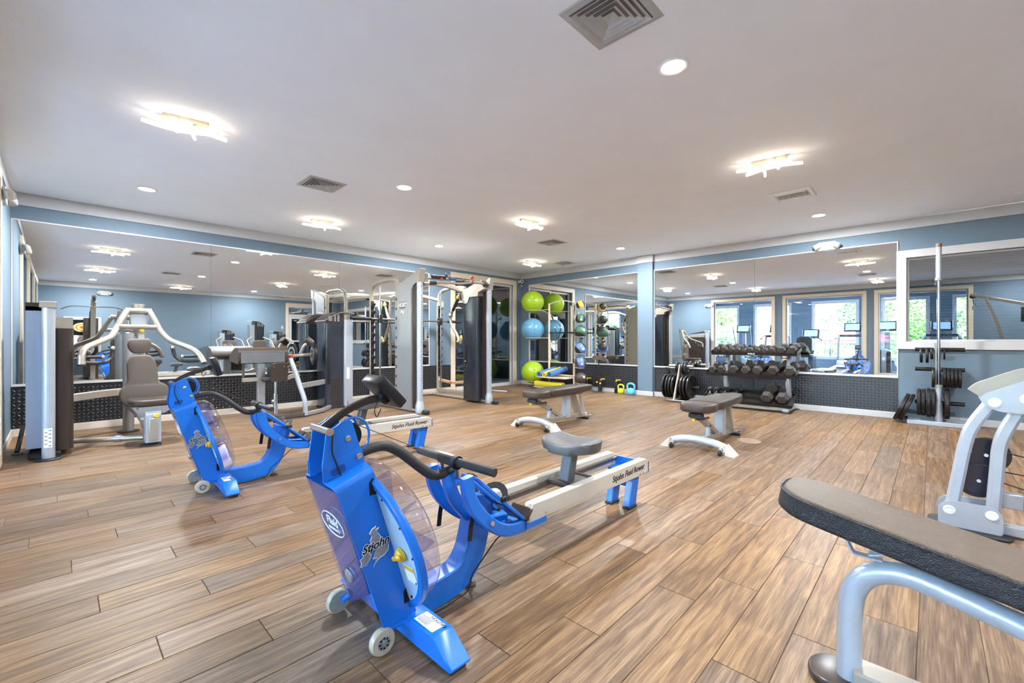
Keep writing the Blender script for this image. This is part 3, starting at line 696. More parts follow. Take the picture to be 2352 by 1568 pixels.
    for vv in (-.17, .17):
        k0 = C0 + vd * vv - dd * .005 - ax * .002
        g = G(); g.lathe([(.021, 0), (.021, -.012), (.016, -.018), (0, -.018)], k0, ax, 18); kn = part('fill_knob', g, 'yellow', t)
        g = G(); g.box((0, 0, 0), (.05, .012, .016), frame(k0 - ax * .022 , (vd * -.8 + dd * .4), ax), bev=.004); part('knob_handle', g, 'yellow', kn)
    g = G(); g.box((0, 0, 0), (.055, .062, .0012), frame(C0 - vd * .185 - dd * .075 - ax * .0015, vd, dd)); wl_ = part('warning_label', g, 'white', t)
    g = G(); g.box((0, .022, .001), (.053, .014, .0008)); g.xf(frame(C0 - vd * .185 - dd * .075 - ax * .0022, vd * -1, dd)); part('warning_band', g, 'yellow', wl_)
    g = G()
    for k in range(14):
        a = 2 * PI * k / 14; g.ball(C0 + (vd * math.cos(a) + dd * math.sin(a)) * (RT - .032) - ax * .001, .004, 8)
    part('rivets', g, 'ink', face)
    # J beam
    g = G(); g.bar([(.06, 0, .052), (.20, 0, .050), (.31, 0, .066), (.372, 0, .135), (.398, 0, .225), (.418, 0, .31), (.43, 0, .36)], .105, .082, (0, 1, 0), .06, .005); part('spine_beam', g, BL, t, 30)
    g = G(); g.lathe([(.011, 0), (.012, .001), (0, .0015)], (.354, .01, .250), (-.96, 0, .22), 18); part('round_sticker', g, 'offwhite', t)
    g = G(); g.cyl((.37, .0, .012), (.37, .0, .10), .007, 10); st = part('adjuster_stem', g, 'chrome', t)
    g = G(); g.lathe([(.026, 0), (.028, .006), (.020, .014), (.008, .018)], (.37, 0, 0), (0, 0, 1), 20); part('levelling_foot', g, 'steel_dark', st)
    g = G(); g.tube([(.10, -.055, .006), (.22, -.06, .006), (.32, -.062, .02), (.33, -.058, .07), (.40, -.058, .12), (.46, -.07, .18), (.50, -.09, .208)], .0028, 6, .03); part('sensor_cable', g, 'ink', t)
    # footrest
    sidep = [(.262, .488), (.268, .430), (.292, .372), (.345, .308), (.415, .250), (.480, .222), (.580, .212)]
    for v in (-.112, 0.0, .112):
        g = G(); g.bar([(p[0], v, p[1]) for p in sidep], .052, .032, (0, 1, 0), .04); fp = part('footrest_rib', g, BL, t)
        if v == -.112: g = G(); g.lathe([(.010, 0), (.009, .004), (0, .005)], (.372, v - .026, .288), (0, -1, 0), 12); part('bolt', g, 'chrome', fp)
    for sg in (-1, 1):
        fd = Vector((.285, 0, -.245)).normalized(); up = Vector((.652, 0, .758))
        for vv in (.048, .118):
            g = G(); g.box((0, 0, 0), (.36, .020, .014), frame((.435, sg * vv, .360), fd, (0, 1, 0)), bev=.003); part('foot_board', g, BL, t)
        g = G(); g.box((0, 0, 0), (.14, .062, .006), frame((.512, sg * .083, .285), fd, (0, 1, 0)), bev=.002); hc = part('heel_plate', g, 'black_plastic', t)
        g = G(); g.box((0, 0, 0), (.014, .115, .060), frame((.588, sg * .083, .258), fd, (0, 1, 0)), bev=.004); part('heel_cup', g, 'shroud_brown', hc)
        c = Vector((.43, sg * .083, .372)); g = G(); pts = [c + Vector((0, 1, 0)) * (.066 * math.cos(a)) + up * (.055 * math.sin(a) - .012) for a in [i * PI / 8 for i in range(17)]]
        g.bar(pts[:9], .028, .004, fd); part('foot_strap', g, 'rubber', t)
        g = G(); g.box(c + Vector((.0, sg * .066, 0)) * 1 + up * .0, (.045, .012, .022), None, bev=.004); part('buckle', g, 'black_plastic', t)
        g = G(); g.bar([(.335, sg * .10 + .03, .335), (.325, sg * .10 + .035, .27), (.318, sg * .10 + .035, .215)], .022, .004, (0, 1, 0)); part('strap_tail', g, 'rubber', t)
    g = G(); g.bb(.45, .70, -.125, .125, .206, .212); g.bb(.575, .705, -.137, -.133, .200, .224); part('rail_cradle', g, BL, t)
    # rails
    for sg in (-1, 1):
        v = sg * .112; g = G(); prof = [(.600, .222), (.580, .226), (.615, .297), (1.640, .292), (1.682, .272), (1.672, .202)]
        g.prism(prof, 'xz', v - .022, v + .022); bmesh.ops.bevel(g.bm, geom=list(g.bm.edges), offset=.003, segments=1, affect='EDGES'); rl = part('rail', g, 'rail_beige', t)
        g = G(); g.bb(.63, 1.655, sg * .066, sg * .0895, .248, .266); part('roller_track', g, 'steel_dark', rl)
        for uu, zz in ((.59, .238), (.70, .238), (1.57, .216), (1.61, .214), (1.645, .212)): g = G(); g.lathe([(.007, 0), (.006, .004), (0, .005)], (uu, v + sg * .022, zz), (0, sg, 0), 10); part('bolt', g, 'chrome', rl)
        s_ = Vector((sg * -1, 0, 0)); 
        text_mesh('rail_text', 'Stjohn Fluid Rower', .046, frame((1.44, v + sg * .0228, .252), (-sg, 0, 0.008), (0, 0, 1)), 'ink', rl, .25, .0006)
    g = G(); g.bb(1.668, 1.680, -.134, .134, .205, .268); g.bb(1.58, 1.672, -.088, .088, .200, .212); part('rail_end', g, BL, t)
    for v in (-.0595, .0595):
        g = G(); g.prism([(1.540, .012), (1.622, .012), (1.672, .205), (1.588, .205)], 'xz', v - .021, v + .021); bmesh.ops.bevel(g.bm, geom=list(g.bm.edges), offset=.004, segments=1, affect='EDGES'); lg = part('rear_leg', g, BL, t)
        g = G(); g.box((1.581, v, .006), (.096, .050, .012), bev=.003); part('rubber_foot', g, 'rubber', lg)
    g = G(); g.bb(1.585, 1.650, -.04, .04, .118, .205); part('leg_brace', g, BL, t)
    # seat
    g = G(); g.bb(.955, 1.165, -.064, .064, .262, .280, bev=.004); part('seat_carriage', g, 'steel_dark', t)
    for uu in (.97, 1.15): g = G(); g.cyl((uu, -.066, .272), (uu, .066, .272), .016, 14); part('seat_roller', g, 'shroud_brown', t)
    g = G(); g.bar([(1.030, 0, .27), (1.072, 0, .425)], .056, .062, (0, 1, 0), 0, .004); part('seat_post', g, 'post_grey', t)
    g = G(); nu, nv = 14, 18; top, bot = [], []
    for i in range(nu + 1):
        r0, r1 = [], []
        for j in range(nv + 1):
            a, b = -1 + 2 * i / nu, -1 + 2 * j / nv
            uu = a * math.sqrt(max(0, 1 - .42 * b * b)) * .115; vv = b * math.sqrt(max(0, 1 - .22 * a * a)) * .158
            if a < 0: vv *= 1 - .10 * a * a
            z = .468 + .014 * abs(b) ** 2 * 1.6 - .010 * math.exp(-(a + .2) ** 2 * 3) * math.cos(b * PI) + (.012 * a if a > 0 else 0)
            e = max(abs(a), abs(b)); z -= .018 * max(0, (e - .82) / .18) ** 2
            r0.append(g.bm.verts.new((1.068 + uu, vv, z))); r1.append(g.bm.verts.new((1.068 + uu * .94, vv * .95, .420 + (.012 if abs(b) > .6 else 0))))
        top.append(r0); bot.append(r1)
    for i in range(nu):
        for j in range(nv):
            g.bm.faces.new((top[i][j], top[i + 1][j], top[i + 1][j + 1], top[i][j + 1])); g.bm.faces.new((bot[i][j], bot[i][j + 1], bot[i + 1][j + 1], bot[i + 1][j]))
    edge = [(0, j) for j in range(nv)] + [(i, nv) for i in range(nu)] + [(nu, j) for j in range(nv, 0, -1)] + [(i, 0) for i in range(nu, 0, -1)]
    for k in range(len(edge)):
        a, b = edge[k], edge[(k + 1) % len(edge)]; g.bm.faces.new((top[a[0]][a[1]], top[b[0]][b[1]], bot[b[0]][b[1]], bot[a[0]][a[1]]))
    bmesh.ops.recalc_face_normals(g.bm, faces=list(g.bm.faces)); part('seat', g, 'grey_seat', t, 60)
    # grab tube, handle, belt
    g = G(); g.tube([(-.125, 0, .622), (-.075, 0, .636), (-.015, 0, .640), (.045, 0, .606), (.14, 0, .523), (.185, 0, .488), (.225, 0, .480), (.285, 0, .492)], .0185, 14, .05, False, 6); part('handle_rest', g, 'grip', t)
    hc0 = Vector((.262, 0, .535))
    g = G(); g.bar([hc0 + Vector((0, -.05, 0)), hc0 + Vector((0, .05, 0))], .040, .030, (1, 0, 0)); hd = part('handle_body', g, 'black_plastic', t)
    for sg in (-1, 1):
        g = G(); g.tube([hc0 + Vector((0, sg * .045, 0)), hc0 + Vector((.0, sg * .10, .0)), hc0 + Vector((.03, sg * .235, -.012))], .0165, 14, .03); part('handle_grip', g, 'grip', hd)
        g = G(); g.tube([hc0 + Vector((0, sg * .045, -.0)), hc0 + Vector((.01, sg * .045, -.05)), hc0 + Vector((.02, sg * .03, -.075))], .007, 8, .01); part('handle_hook', g, 'post_grey', hd)
    g = G(); g.lathe([(.026, -.012), (.026, .012), (.021, .012), (.021, -.012)], hc0 + Vector((0, -.052, -.004)), (0, 1, 0), 20, False); part('retaining_strap', g, 'rubber', hd)
    g = G(); g.bar([(-.145, 0, .737), hc0 + Vector((-.02, 0, .006))], .012, .002, (0, 0, 1)); part('drive_belt', g, 'ink', t)
    # monitor
    if mon is None: m0, mu, an = Vector((-.020, -.008, .826)), Vector((.686, 0, -.727)), (-.026, .800)
    else: m0, mu, an = mon
    g = G(); g.bar([(-.232, 0, .722), (-.150, 0, .776), (-.070, 0, .800), (an[0], 0, an[1])], .026, .012, (0, 1, 0), .04); part('monitor_arm', g, 'shroud_brown', t)
    g = G(); g.cyl((-.232, -.066, .724), (-.232, .060, .724), .012, 14); part('arm_pivot', g, 'chrome', t)
    M = frame(m0, (0, 1, 0), mu); nz = Vector((0, 1, 0)).cross(mu).normalized()
    g = G(); g.box((0, 0, 0), (.118, .128, .036), M, bev=.006, seg=2); mb = part('monitor', g, 'black_plastic', t)
    s2 = 1 if nz.z > 0 else -1
    g = G(); g.box((0, 0, s2 * .0185), (.098, .10, .001), None); g.xf(M); part('monitor_screen', g, 'post_grey', mb)
    g = G(); g.cyl(Vector((an[0], -.028, an[1])), Vector((an[0], .028, an[1])), .017, 16); part('monitor_hinge', g, 'black_plastic', mb)
    g = G(); g.tube([(an[0] - .03, -.03, an[1] - .005), (an[0] - .045, -.032, an[1] - .035), (an[0] - .035, -.032, an[1] - .06), (an[0] - .018, -.03, an[1] - .03)], .0018, 5, .012); part('monitor_wire', g, 'ink', mb)
    g = G(); g.tube([(-.222, -.060, .716), (-.226, -.062, .66), (-.205, -.063, .610), (-.196, -.06, .585)], .0025, 6, .02); part('monitor_cable', g, 'ink', t)
    return t
rower((.80, 1.37, 0), 0.0, 'blue water rower standing beside the reclined black leather bench')
rower((.745, 3.545, 0), -.035, 'blue water rower standing before the press and arm curl machines', (Vector((.004, .0, .822)), Vector((.30, 0, -.954)), (-.034, .815)))
# ================================================================== machines
mat('panel_blue_reflection', (150, 164, 188), 0.4, metal=0.2, noise=0.03)  # silver panel; the blue it reflects is put into its colour
def pw(name, g, m, t, ang=38):
    """part modelled in world coordinates"""
    g.xf(Matrix.Rotation(-t.rotation_euler.z, 4, 'Z') @ Matrix.Translation(-Vector(t.location))); return g.build(name, m, t, True, ang)
def pws(name, g, m, t, par): o = pw(name, g, m, t); o.parent = par; return o
def disc_foot(t, x, y, r=.07, m='rubber'):
    g = G(); g.lathe([(r, 0), (r, .008), (r * .9, .014), (0, .014)], (x, y, 0), (0, 0, 1), 24); return pw('foot_plate', g, m, t)
# ---- shoulder press
def press():
    t = thing('shoulder_press_machine', 'seated press machine with brown pads and tall weight tower in the mirror corner', 'exercise machine', (.35, 5.8, 0))
    g = G(); g.prism(rrect(-.093, -.012, 5.32, 5.44, .036, 6), 'xy', .014, 1.275); c = pw('tower_column', g, 'silver_light', t)
    g = G(); g.box((-.055, 5.318, .185), (.05, .003, .16)); pws('instruction_label', g, 'white', t, c)
    g = G()
    for i in range(9): g.box((-.055 + (-.012 if i % 2 else .012), 5.3158, .12 + i * .016), (.018, .001, .009))
    pws('label_print', g, 'logo_silver', t, c)
    g = G(); g.prism([(5.30, 1.275), (5.46, 1.275), (5.46, 1.335), (5.32, 1.322)], 'yz', -.106, -.004); pw('tower_cap', g, 'silver_warm', t)
    g = G(); g.prism([(5.44, .09), (5.95, .09), (5.95, 1.20), (5.80, 1.24), (5.44, 1.285)], 'yz', -.185, -.094); pw('side_panel', g, 'panel_blue_reflection', t)
    g = G(); g.prism([(5.44, 1.25), (5.95, 1.20), (5.95, 1.225), (5.44, 1.318)], 'yz', -.187, -.092); pw('panel_top', g, 'shroud_brown', t)
    g = G(); g.bb(-.188, -.094, 5.436, 5.44, 1.052, 1.060); pw('panel_seam', g, 'silver', t)
    g = G(); g.prism(rrect(-.05, .10, 5.45, 5.98, .07, 6), 'xy', .05, 1.105); s = pw('weight_shroud', g, 'shroud_brown', t)
    g = G(); g.box((.085, 5.49, .34), (.004, .03, .12), (0, 0, -.75)); pws('warning_label', g, 'white', t, s)
    g = G(); g.prism(rrect(-.055, .105, 5.445, 5.985, .072, 6), 'xy', 1.105, 1.12); g.prism([(5.45, 1.12), (5.98, 1.12), (5.98, 1.15), (5.72, 1.19), (5.45, 1.20)], 'yz', -.045, .095); pw('shroud_cap', g, 'silver_warm', t)
    disc_foot(t, -.055, 5.34, .085)
    g = G(); g.bb(-.17, .02, 5.42, 6.1, .0, .05, bev=.01); pw('tower_base', g, 'rubber', t)
    g = G(); g.tube([(.03, 5.80, .062), (.30, 5.66, .062), (.58, 5.50, .062)], .024, 14); b = pw('floor_tube', g, 'silver_warm', t)
    g = G(); g.tube([(.385, 5.615, .062), (.425, 5.592, .062)], .031, 14); pws('tube_collar', g, 'silver', t, b)
    disc_foot(t, .62, 5.40, .085); disc_foot(t, .54, 6.36, .095)
    g = G(); g.tube([(.54, 6.36, .01), (.54, 6.36, 1.08)], .05, 18); pw('rear_post', g, 'silver', t)
    g = G(); g.bar([(.06, 6.10, .43), (.30, 6.26, .44), (.54, 6.36, .445)], .06, .075, (0, 0, 1)); pw('cross_beam', g, 'silver_warm', t)
    g = G(); g.bar([(.54, 6.36, .30), (.60, 5.85, .22), (.62, 5.50, .10)], .05, .06, (1, 0, 0), .1); pw('seat_beam', g, 'silver', t)
    g = G(); g.prism(smooth_poly([(5.33, .03), (5.46, .03), (5.48, .20), (5.44, .34), (5.38, .345), (5.335, .30)], .01), 'yz', .575, .69); sb = pw('seat_column', g, 'silver_light', t)
    g = G(); g.bb(.60, .665, 5.322, 5.334, .05, .26, bev=.004); pws('column_cover', g, 'silver_warm', t, sb)
    g = G(); g.lathe([(.022, 0), (.022, .012), (.016, .018), (0, .018)], (.655, 5.335, .285), (0, -1, 0), 16); pws('adjust_knob', g, 'yellow', t, sb)
    g = G(); g.prism([(.52, .345), (.545, .30), (.72, .30), (.80, .352), (.79, .37), (.53, .37)], 'xz', 5.36, 5.50); pw('seat_bracket', g, 'silver', t)
    g = G(); g.pad(smooth_poly([(.50, 5.36), (.80, 5.36), (.84, 5.50), (.82, 5.72), (.48, 5.72), (.46, 5.50)], .06), 'xy', .372, .432, .022); pw('seat', g, 'vinyl', t)
    K = lambda x, y: (.436 + (x - 110) * .000588 - .015, .86 - (y - 310) * .00076)
    g = G(); g.pad(smooth_poly([K(270, 318), (K(520, 318)), K(600, 425), K(632, 690), K(755, 735), K(785, 870), K(700, 985), K(560, 1015), K(250, 1015), K(150, 960), K(108, 860), K(122, 770), K(218, 690), K(205, 430)], .035), 'xz', 5.84, 5.77, .02); pw('backrest', g, 'mesh_fabric', t)
    g = G(); g.pad(smooth_poly([K(232, 108), K(520, 98), K(548, 200), K(495, 292), K(278, 300), K(213, 205)], .03), 'xz', 5.86, 5.79, .02); pw('headrest', g, 'mesh_fabric', t)
    g = G(); g.bar([(.61, 5.90, .36), (.61, 5.92, .75), (.60, 6.0, 1.16), (.59, 6.0, 1.27)], .08, .055, (1, 0, 0), .1); pw('back_post', g, 'silver', t)
    g = G(); g.cyl((.585, 6.0, 1.255), (.585, 6.0, 1.372), .052, 20); g.cyl((.585, 6.0, 1.365), (.585, 6.0, 1.380), .056, 20); pw('pivot_hub', g, 'silver_warm', t)
    g = G(); g.bb(.515, .665, 5.93, 5.97, 1.155, 1.275, bev=.008); pw('pivot_plate', g, 'silver_light', t)
    g = G(); g.lathe([(.018, 0), (.018, .014), (0, .016)], (.60, 5.84, 1.098), (0, -1, 0), 14); pw('pin_knob', g, 'yellow', t)
    g = G(); g.cyl((.48, 5.95, 1.305), (.69, 5.95, 1.305), .03, 16); pw('pivot_axle', g, 'silver_warm', t)
    g = G(); g.tube([(.42, 5.85, 1.137), (.74, 5.85, 1.137)], .025, 14); pw('arm_crossbar', g, 'silver_warm', t)
    arms = {-1: [(.49, 5.92, 1.30), (.44, 5.87, 1.20), (.405, 5.85, 1.12), (.365, 5.74, 1.035), (.175, 5.5, .935), (.147, 5.46, .885), (.146, 5.45, .785)],
            1: [(.67, 5.92, 1.30), (.71, 5.87, 1.20), (.745, 5.84, 1.10), (.81, 5.75, 1.00), (.975, 5.6, .915), (1.03, 5.55, .86), (1.065, 5.5, .765)]}
    for s, pts in arms.items():
        g = G(); g.tube(pts, .027, 16, .05); a = pw('press_arm', g, 'silver_warm', t)
        g = G(); g.lathe([(.028, 0), (.028, .012), (0, .012)], Vector(pts[-1]) + Vector((0, 0, -.002)), (0, 0, -1), 16); pws('end_cap', g, 'rubber', t, a)
        if s < 0: H, H2 = [(.16, 5.47, .80), (.24, 5.50, .79), (.325, 5.56, .80), (.358, 5.60, .85), (.364, 5.60, .925)], [(.16, 5.48, .85), (.29, 5.54, .846)]
        else: H, H2 = [(1.05, 5.52, .795), (.97, 5.57, .782), (.885, 5.61, .79), (.84, 5.65, .84), (.822, 5.65, .925)], [(1.03, 5.54, .838), (.895, 5.59, .834)]
        g = G(); g.tube(H, .0175, 12, .03); h = pw('hand_grip', g, 'grip', t)
        g = G(); g.ball(H[-1], .022, 12); g.ball(H[0], .024, 12); pws('grip_cap', g, 'chrome', t, h)
        g = G(); g.tube(H2, .015, 12); h = pw('hand_grip', g, 'grip', t)
        g = G(); g.ball(H2[-1], .021, 12); g.ball(H2[0], .021, 12); pws('grip_cap', g, 'chrome', t, h)
    return t
press()
# ---- selector tower used by several machines (local: front faces -y, centred on x)
def tower(t, x, y, w, d, h, m='shroud'):
    def T(g): return g.xf(Matrix.Translation((x, y, 0)))
    g = G(); g.prism(rrect(-w / 2, -w / 2 + w * .66, -d / 2, d / 2, .05, 5), 'xy', .03, h * .82); a = part('weight_shroud', T(g), m, t)
    g = G(); g.pad(rrect(-w / 2 + w * .05, -w / 2 + w * .16, .25 * h, .80 * h, .02, 4), 'xz', -d / 2 - .001, -d / 2 - .004, .002); part('pin_slot', T(g), 'hole', a)
    g = G()
    for i in range(14): g.bb(-w / 2 + w * .20, -w / 2 + w * .52, -d / 2 - .0035, -d / 2 - .001, .06 + i * .028, .078 + i * .028)
    part('weight_mark', T(g), 'shroud_brown', a)
    g = G(); g.prism(rrect(-w / 2 - .004, -w / 2 + w * .67, -d / 2 - .004, d / 2, .05, 5), 'xy', h * .82, h * .885); part('shroud_collar', T(g), m, t)
    pts = [(-w / 2, h * .885)] + [(-w / 2 + w * .66 * i / 8, h * .90 + (h * .10) * math.sin(PI * (.08 + .55 * i / 8))) for i in range(9)] + [(-w / 2 + w * .66, h * .885)]
    g = G(); g.prism(pts, 'xz', -d / 2 + .01, d / 2); hd = part('placard_head', T(g), 'shroud_brown', t)
    g = G(); g.bb(-w * .40, -w * .26, -d / 2 + .004, -d / 2 + .0095, h * .905, h * .955); g.bb(-w * .20, -w * .13, -d / 2 + .004, -d / 2 + .0095, h * .90, h * .975); g.bb(-w * .08, -w * .01, -d / 2 + .004, -d / 2 + .0095, h * .90, h * .975); part('placard_print', T(g), 'logo_silver', hd)
    g = G(); g.prism(rrect(w * .16, w / 2, -d / 2 - .012, d / 2, .035, 5), 'xy', .01, h * .925); c = part('tower_column', T(g), 'silver_light', t)
    g = G(); g.bb(w * .24, w * .34, -d / 2 - .0145, -d / 2 - .0122, h * .30, h * .42); part('instruction_label', T(g), 'white', c)
    arc = []
    for i in range(11): arc.append((-w / 2 - .02 + (w + .03) * i / 10, h * .885 + h * .115 * math.sin(PI * (.04 + .62 * i / 10))))
    top = arc + [(p[0], p[1] + .008) for p in reversed(arc)]
    g = G(); g.prism(top, 'xz', -d / 2 - .018, d / 2 + .01); part('tower_hood', T(g), 'silver_warm', t)
    g = G(); g.bb(-w / 2, w / 2, -d / 2, d / 2, 0, .03, bev=.006); part('tower_foot', T(g), 'rubber', t)
# ---- arm curl
def curl():
    t = thing('arm_curl_machine', 'seated arm curl machine with a wide brown elbow pad before the long mirror', 'exercise machine', (2.2, 6.2, 0))
    tower(t, .70, .30, .42, .34, 1.42)
    P = lambda x, y, z: (x, y, z)
    # elbow pad: curved along the top, faces away from the viewer
    g = G(); prof = [(6.03, .735), (6.06, .71), (6.42, .52 + .22), (6.44, .79), (6.34, .845), (6.22, .895), (6.14, .915), (6.07, .905), (6.03, .87)]
    g.prism(smooth_poly(prof, .03), 'yz', 1.51, 2.08); pw('elbow_pad', g, 'vinyl', t)
    g = G(); g.prism([(6.008, .722), (6.02, .722), (6.035, .85), (6.022, .85)], 'yz', 1.535, 2.03); pl = pw('pad_plate', g, 'post_grey', t)
    for x in (1.66, 1.86): g = G(); g.lathe([(.008, 0), (.007, .004), (0, .005)], (x, 6.012, .80), (0, -1, 0), 10); pws('bolt', g, 'chrome', t, pl)
    g = G(); g.bar([(1.765, 6.07, .02), (1.765, 6.07, .80)], .09, .07, (0, 1, 0), 0, .008); pw('main_post', g, 'silver', t)
    g = G(); g.bar([(1.56, 6.06, .515), (1.765, 6.06, .515)], .05, .05, (0, 0, 1)); s = pw('handle_stub', g, 'silver_warm', t)
    g = G(); g.cyl((1.57, 6.06, .54), (1.57, 6.06, .71), .014, 10); pws('stub_pin', g, 'steel_dark', t, s)
    g = G(); g.box((1.765, 6.0, .012), (.16, .22, .024), bev=.008); pw('foot_plate', g, 'rubber', t)
    g = G(); g.box((1.80, 5.93, .045), (.12, .10, .06), bev=.015, seg=2); pw('foot_block', g, 'shroud_brown', t)
    g = G(); g.bar([(1.80, 5.95, .035), (2.25, 5.93, .035)], .05, .05, (0, 0, 1)); pw('base_rail', g, 'steel_dark', t)
    g = G(); g.bar([(2.25, 5.93, .035), (2.55, 6.10, .035), (2.80, 6.40, .035)], .05, .05, (0, 0, 1), .08); pw('base_rail', g, 'silver', t)
    g = G(); g.tube([(2.255, 5.93, .02), (2.252, 5.93, .20), (2.235, 5.95, .28), (2.13, 6.04, .70), (2.10, 6.10, .80)], .030, 16, .06); pw('front_leg', g, 'silver_light', t)
    g = G(); g.bar([(2.20, 5.98, .40), (2.74, 6.42, .40)], .05, .07, (0, 0, 1)); pw('tower_beam', g, 'silver', t)
    g = G(); g.bar([(1.80, 6.1, .50), (2.05, 6.08, .50), (2.20, 6.0, .56)], .05, .06, (0, 0, 1), .08); pw('mid_beam', g, 'silver_warm', t)
    # seat
    g = G(); g.cyl((1.875, 5.88, .09), (1.880, 5.90, .34), .026, 16); pw('seat_sleeve', g, 'chrome', t)
    g = G(); g.cyl((1.880, 5.90, .30), (1.888, 5.91, .49), .018, 14); pw('seat_post', g, 'chrome', t)
    g = G(); g.lathe([(.02, 0), (.02, .02), (0, .022)], (1.852, 5.87, .25), (-1, 0, 0), 12); pw('pin_knob', g, 'silver', t)
    g = G(); g.pad(rrect(1.74, 1.98, 5.86, 6.00, .05), 'xy', .485, .545, .024); pw('seat', g, 'vinyl_black', t)
    g = G(); g.prism(smooth_poly([(1.815, .49), (2.005, .49), (2.015, .65), (1.985, .705), (1.91, .722), (1.835, .705), (1.808, .65)], .02), 'xz', 5.845, 5.87); bk = pw('seat_back', g, 'shroud_brown', t)
    for x in (1.845, 1.965): g = G(); g.lathe([(.009, 0), (.007, .005), (0, .006)], (x, 5.845, .675), (0, -1, 0), 10); pws('bolt', g, 'chrome', t, bk)
    g = G(); g.pad(rrect(1.80, 1.835, .56, .68, .012), 'xz', 5.86, 5.95, .01); pw('side_pad', g, 'vinyl_black', t)
    # cam and roller
    g = G(); g.lathe([(.0, -.02), (.15, -.02), (.16, -.008), (.16, .008), (.15, .02), (.0, .02)], (2.57, 6.45, .80), (1, -.15, 0), 32); c = pw('cam_disc', g, 'iron', t)
    g = G(); g.lathe([(.10, .021), (.10, .026), (.075, .026), (.075, .021)], (2.57, 6.45, .80), (-1, .15, 0), 28, False); pws('cam_ring', g, 'silver', t, c)
    g = G(); g.cyl((2.06, 6.36, .775), (2.56, 6.45, .80), .024, 14); pw('cam_axle', g, 'silver_warm', t)
    g = G(); g.tube([(2.36, 6.42, .79), (2.40, 6.38, .92), (2.44, 6.36, .96)], .020, 12, .04); pw('lever_arm', g, 'silver', t)
    g = G(); g.lathe([(.0, -.055), (.050, -.052), (.054, -.04), (.054, .04), (.050, .052), (0, .055)], (2.47, 6.36, .985), (.55, -.2, -.55), 22); pw('roller_pad', g, 'vinyl', t)
    g = G(); g.cyl((2.02, 6.10, .80), (2.14, 6.08, .80), .04, 18); pw('pivot_hub', g, 'steel_dark', t)
    g = G(); g.lathe([(.022, 0), (.020, .008), (0, .009)], (2.12, 6.035, .80), (.2, -1, 0), 14); pw('pivot_cap', g, 'red', t)
curl()
